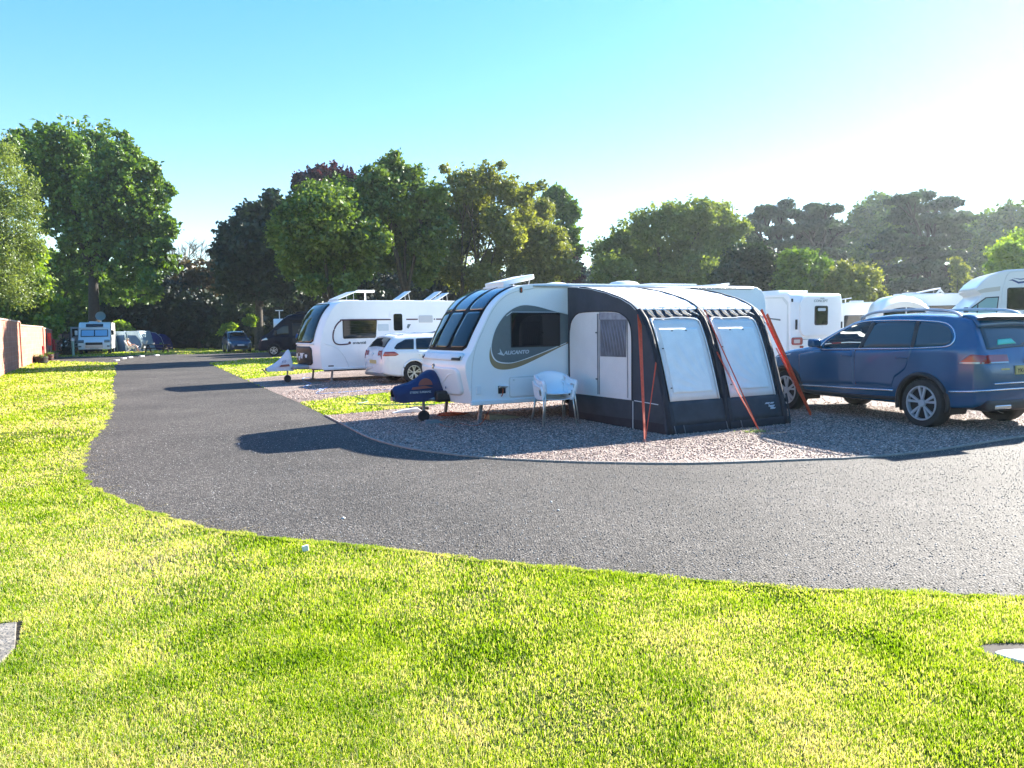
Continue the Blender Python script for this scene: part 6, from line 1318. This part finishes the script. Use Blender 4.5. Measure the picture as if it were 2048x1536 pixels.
def barrel(label, px, py, r_, h_, m_, D_=None):
    g_ = G(px, py); t = thing('barrel_planter', label, 'planter', g_, 0, 'planters along the pink wall')
    MB().lathe([(r_*.8, 0), (r_*.95, h_*.4), (r_, h_), (r_*.9, h_), (r_*.85, h_*.8), (0, h_*.8)], 20, (0, 0, 0), 'z').build('tub', m_, t, smooth=40)
    for z in (.25, .75): MB().lathe([(r_*(.88+.12*z)+.0, h_*z), (r_*(.90+.12*z)+.02, h_*z+.02), (r_*(.88+.12*z), h_*z+.05)], 20, (0, 0, 0), 'z').build('hoop', black, t)
    P_ = RNG.normal(0, 1, (160, 3))*np.array([r_*.45, r_*.45, .08])+np.array([0, 0, h_]); leaves('plant', P_, .05, Lm['mid'], t)
    return t
barrel('largest dark half-barrel planter, nearest along the pink wall', 82, 727.5, .38, .42, darkwood)
barrel('reddish half-barrel planter in the middle of the three', 98, 721, .28, .40, M('red_wood', (.12, .04, .03), .8, var=.4)); barrel('pale half-barrel planter furthest along the pink wall', 108.5, 717.5, .28, .40, M('pale_wood', (.3, .2, .15), .8, var=.4))
rp1 = tag(MB().box(-.05, .05, -.05, .05, 0, .95).box(-.13, .13, -.055, .055, .72, .95).build('red_post', redpaint, bev=.01), 'short red post behind the nearest barrel planter', 'post', 'red posts by the pink wall'); rp1.location = G(86, 722)
rp2 = tag(MB().box(-.11, .11, -.11, .11, 0, 1.22).prism([(-.11, 1.22), (0, 1.36), (.11, 1.22)], -.11, .11, 'y').build('red_post', redpaint, bev=.01), 'tall red post next to the red wall box', 'post', 'red posts by the pink wall'); rp2.location = G(107.5, 714.5)
# red box fixed to the wall
bxp = Vector((-31.35, 52.1, 1.35)); t = Vector((-24.6+29.4, 38.9-49, 0)).normalized()
RB = thing('fire_point_box', 'red box with a pale notice hung on the pink wall', 'box', bxp, math.atan2(53.2-49, -31.6+29.4))
MB().box(-.42, .42, -.25, -.02, -.42, .42).build('case', redpaint, RB, bev=.02); MB().box(-.15, .15, -.26, -.25, -.2, .2).build('notice', M('dull_notice', (.35, .12, .1), .6), RB)
sp_ = G(147, 713); SPt = thing('service_post', 'thin white and green water point post beside the far motorhome', 'post', sp_)
MB().box(-.06, .06, -.06, .06, 0, 1.15).build('post', M('pale_green_paint', (.35, .55, .45), .6), SPt); MB().lathe([(0, 1.12), (.12, 1.16), (.12, 1.32), (0, 1.36)], 12, (0, 0, 0), 'z').build('cap', white2, SPt, smooth=40); MB().tube([(0, -.06, .8), (0, -.18, .8), (0, -.18, .7)], .02, 6).build('tap', steel, SPt)
for px, py, hh_, lab in ((133, 711, 1.3, 'dark flowering shrub at the foot of the wall left of the service post'), (140, 712, .9, 'low shrub with white blooms touching the service post')):
    g_ = G(px, py); t = thing('flowering_shrub', lab, 'shrub', g_, 0, 'shrubs by the service post')
    P_ = RNG.normal(0, 1, (700, 3))*np.array([.22, .22, hh_*.25])+np.array([0, 0, hh_*.5]); P_[:, 2] = np.abs(P_[:, 2]); leaves('foliage', P_, .07, Lm['dark'], t)
    P_ = RNG.normal(0, 1, (12, 3))*np.array([.2, .2, hh_*.25])+np.array([0, -.15, hh_*.65]); leaves('blooms', P_, .09, stonew, t)
# boundary fence behind the tents
FN = thing('boundary_fence', 'dark close-boarded fence in the shade of the trees behind the tents', 'fence', (-40, 78, 0))
for i in range(22):
    x = i*2.0; MB().box(x+.05, x+1.95, -.03, .03, .1, 1.75+.03*math.sin(i*5)).build('panel', fencewood, FN); MB().box(x-.05, x+.05, -.06, .06, 0, 1.85).build('post', fencewood, FN)
F2 = thing('boundary_fence', 'short brown board fence continuing from the end of the pink wall', 'fence', (-37.5, 64.5, 0), math.radians(106))
for i in range(4):
    x = i*1.9; MB().box(x, x+1.8, -.03, .03, .1, 1.7).build('panel', M('brown_board', (.16, .09, .06), .85, var=.4) if 'brown_board' not in bpy.data.materials else bpy.data.materials['brown_board'], F2); MB().box(x-.08, x, -.06, .06, 0, 1.8).build('post', fencewood, F2)
# white corner markers along the bend of the lane
for i, (px, py, lab) in enumerate(((233, 722, 'white kerb marker nearest us at the lawn corner'), (247, 718.2, 'white kerb marker, the one after the nearest'), (260, 716, 'white kerb marker in the middle of the five'), (283, 713.8, 'white kerb marker, the last but one'), (313, 711.8, 'white kerb marker furthest along the lane'))):
    a = G(px-6, py+.6); c = G(px+6, py-.5); d_ = (c-a)/2
    o = MB().obox((0, 0, .05), d_*.6, Vector((-d_.y, d_.x, 0)).normalized()*.09, (0, 0, .04)).build('kerb_marker', stonew, bev=.02); o.location = (a+c)/2; tag(o, lab, 'kerb marker', 'white markers along the lane corner')
# slab and drain in the foreground lawn, a white stone
sheet('slab_bed', slab_poly, .003, M('soil', (.03, .022, .015), .95, var=.4))
sp = [(x, y) for x, y in slab_poly]; cx_ = sum(p_[0] for p_ in sp)/5; cy_ = sum(p_[1] for p_ in sp)/5
o = MB().prism([(cx_+(x-cx_)*.96, cy_+(y-cy_)*.86) for x, y in sp], .004, .022, 'z').build('stone_slab', slabm, bev=.004); tag(o, 'weathered flat stone slab sunk in the grass at the left edge', 'slab')
cx_ = sum(p_[0] for p_ in drain_poly)/len(drain_poly); cy_ = sum(p_[1] for p_ in drain_poly)/len(drain_poly)
sheet('drain_bed', drain_poly, .002, bpy.data.materials['soil'])
dpz = [(cx_+(x-cx_)*.86, cy_-.02+(y-cy_)*.55-.015) for x, y in drain_poly]
o = MB().prism(dpz, .003, .02, 'z').build('drain_cover', M('white_slab', (.62, .62, .6), .8, var=.3, vscale=25, bump=.02, bscale=30), bev=.005); tag(o, 'rough pale drain cover sunk in a dark hollow of the lawn at the right edge', 'drain cover')
o = MB().obox((0, 0, .028), (.022, .008, .004), (-.006, .017, 0), (-.003, 0, .022)).build('white_stone', stonew, bev=.007, seg=3); o.location = G(611, 1104); tag(o, 'single white pebble-like lump lying on the grass near the road edge', 'stone')
# unseen trees added behind and right of camera for windows and paint to mirror
B_ = []
for i in range(52):
    x, y_ = (-80+i*5.2, -36) if i < 32 else (88, -34+(i-32)*4.2)
    B_.append((np.array((x, y_+RNG.uniform(-4, 4), RNG.uniform(1.5, 3))), RNG.uniform(3, 4.5), RNG.uniform(1.2, 2), 3))
out = []
for c, rx, rz, ry in B_: out.append(c+RNG.normal(0, .5, (1200, 3))*np.array([rx, ry, rz]))
P_ = np.concatenate(out); P_[:, 2] = np.abs(P_[:, 2]); tag(leaves('woodland', P_, .55, Lm['mid'], None), 'unseen belt of trees added behind the camera to darken window reflections', 'woodland', kind='stuff')
# ------------------------------------------------------------------ haze
hz = bpy.data.materials.new('haze_air'); hz.use_nodes = True; n_ = hz.node_tree.nodes; n_.clear()
pv = n_.new('ShaderNodeVolumePrincipled'); pv.inputs['Density'].default_value = .00032; pv.inputs['Color'].default_value = (.80, .90, 1, 1); pv.inputs['Anisotropy'].default_value = .62
ho = n_.new('ShaderNodeOutputMaterial'); hz.node_tree.links.new(pv.outputs[0], ho.inputs['Volume'])
tag(MB().box(-130, 130, -50, 150, -1, 30).build('haze', hz), kind='stuff')
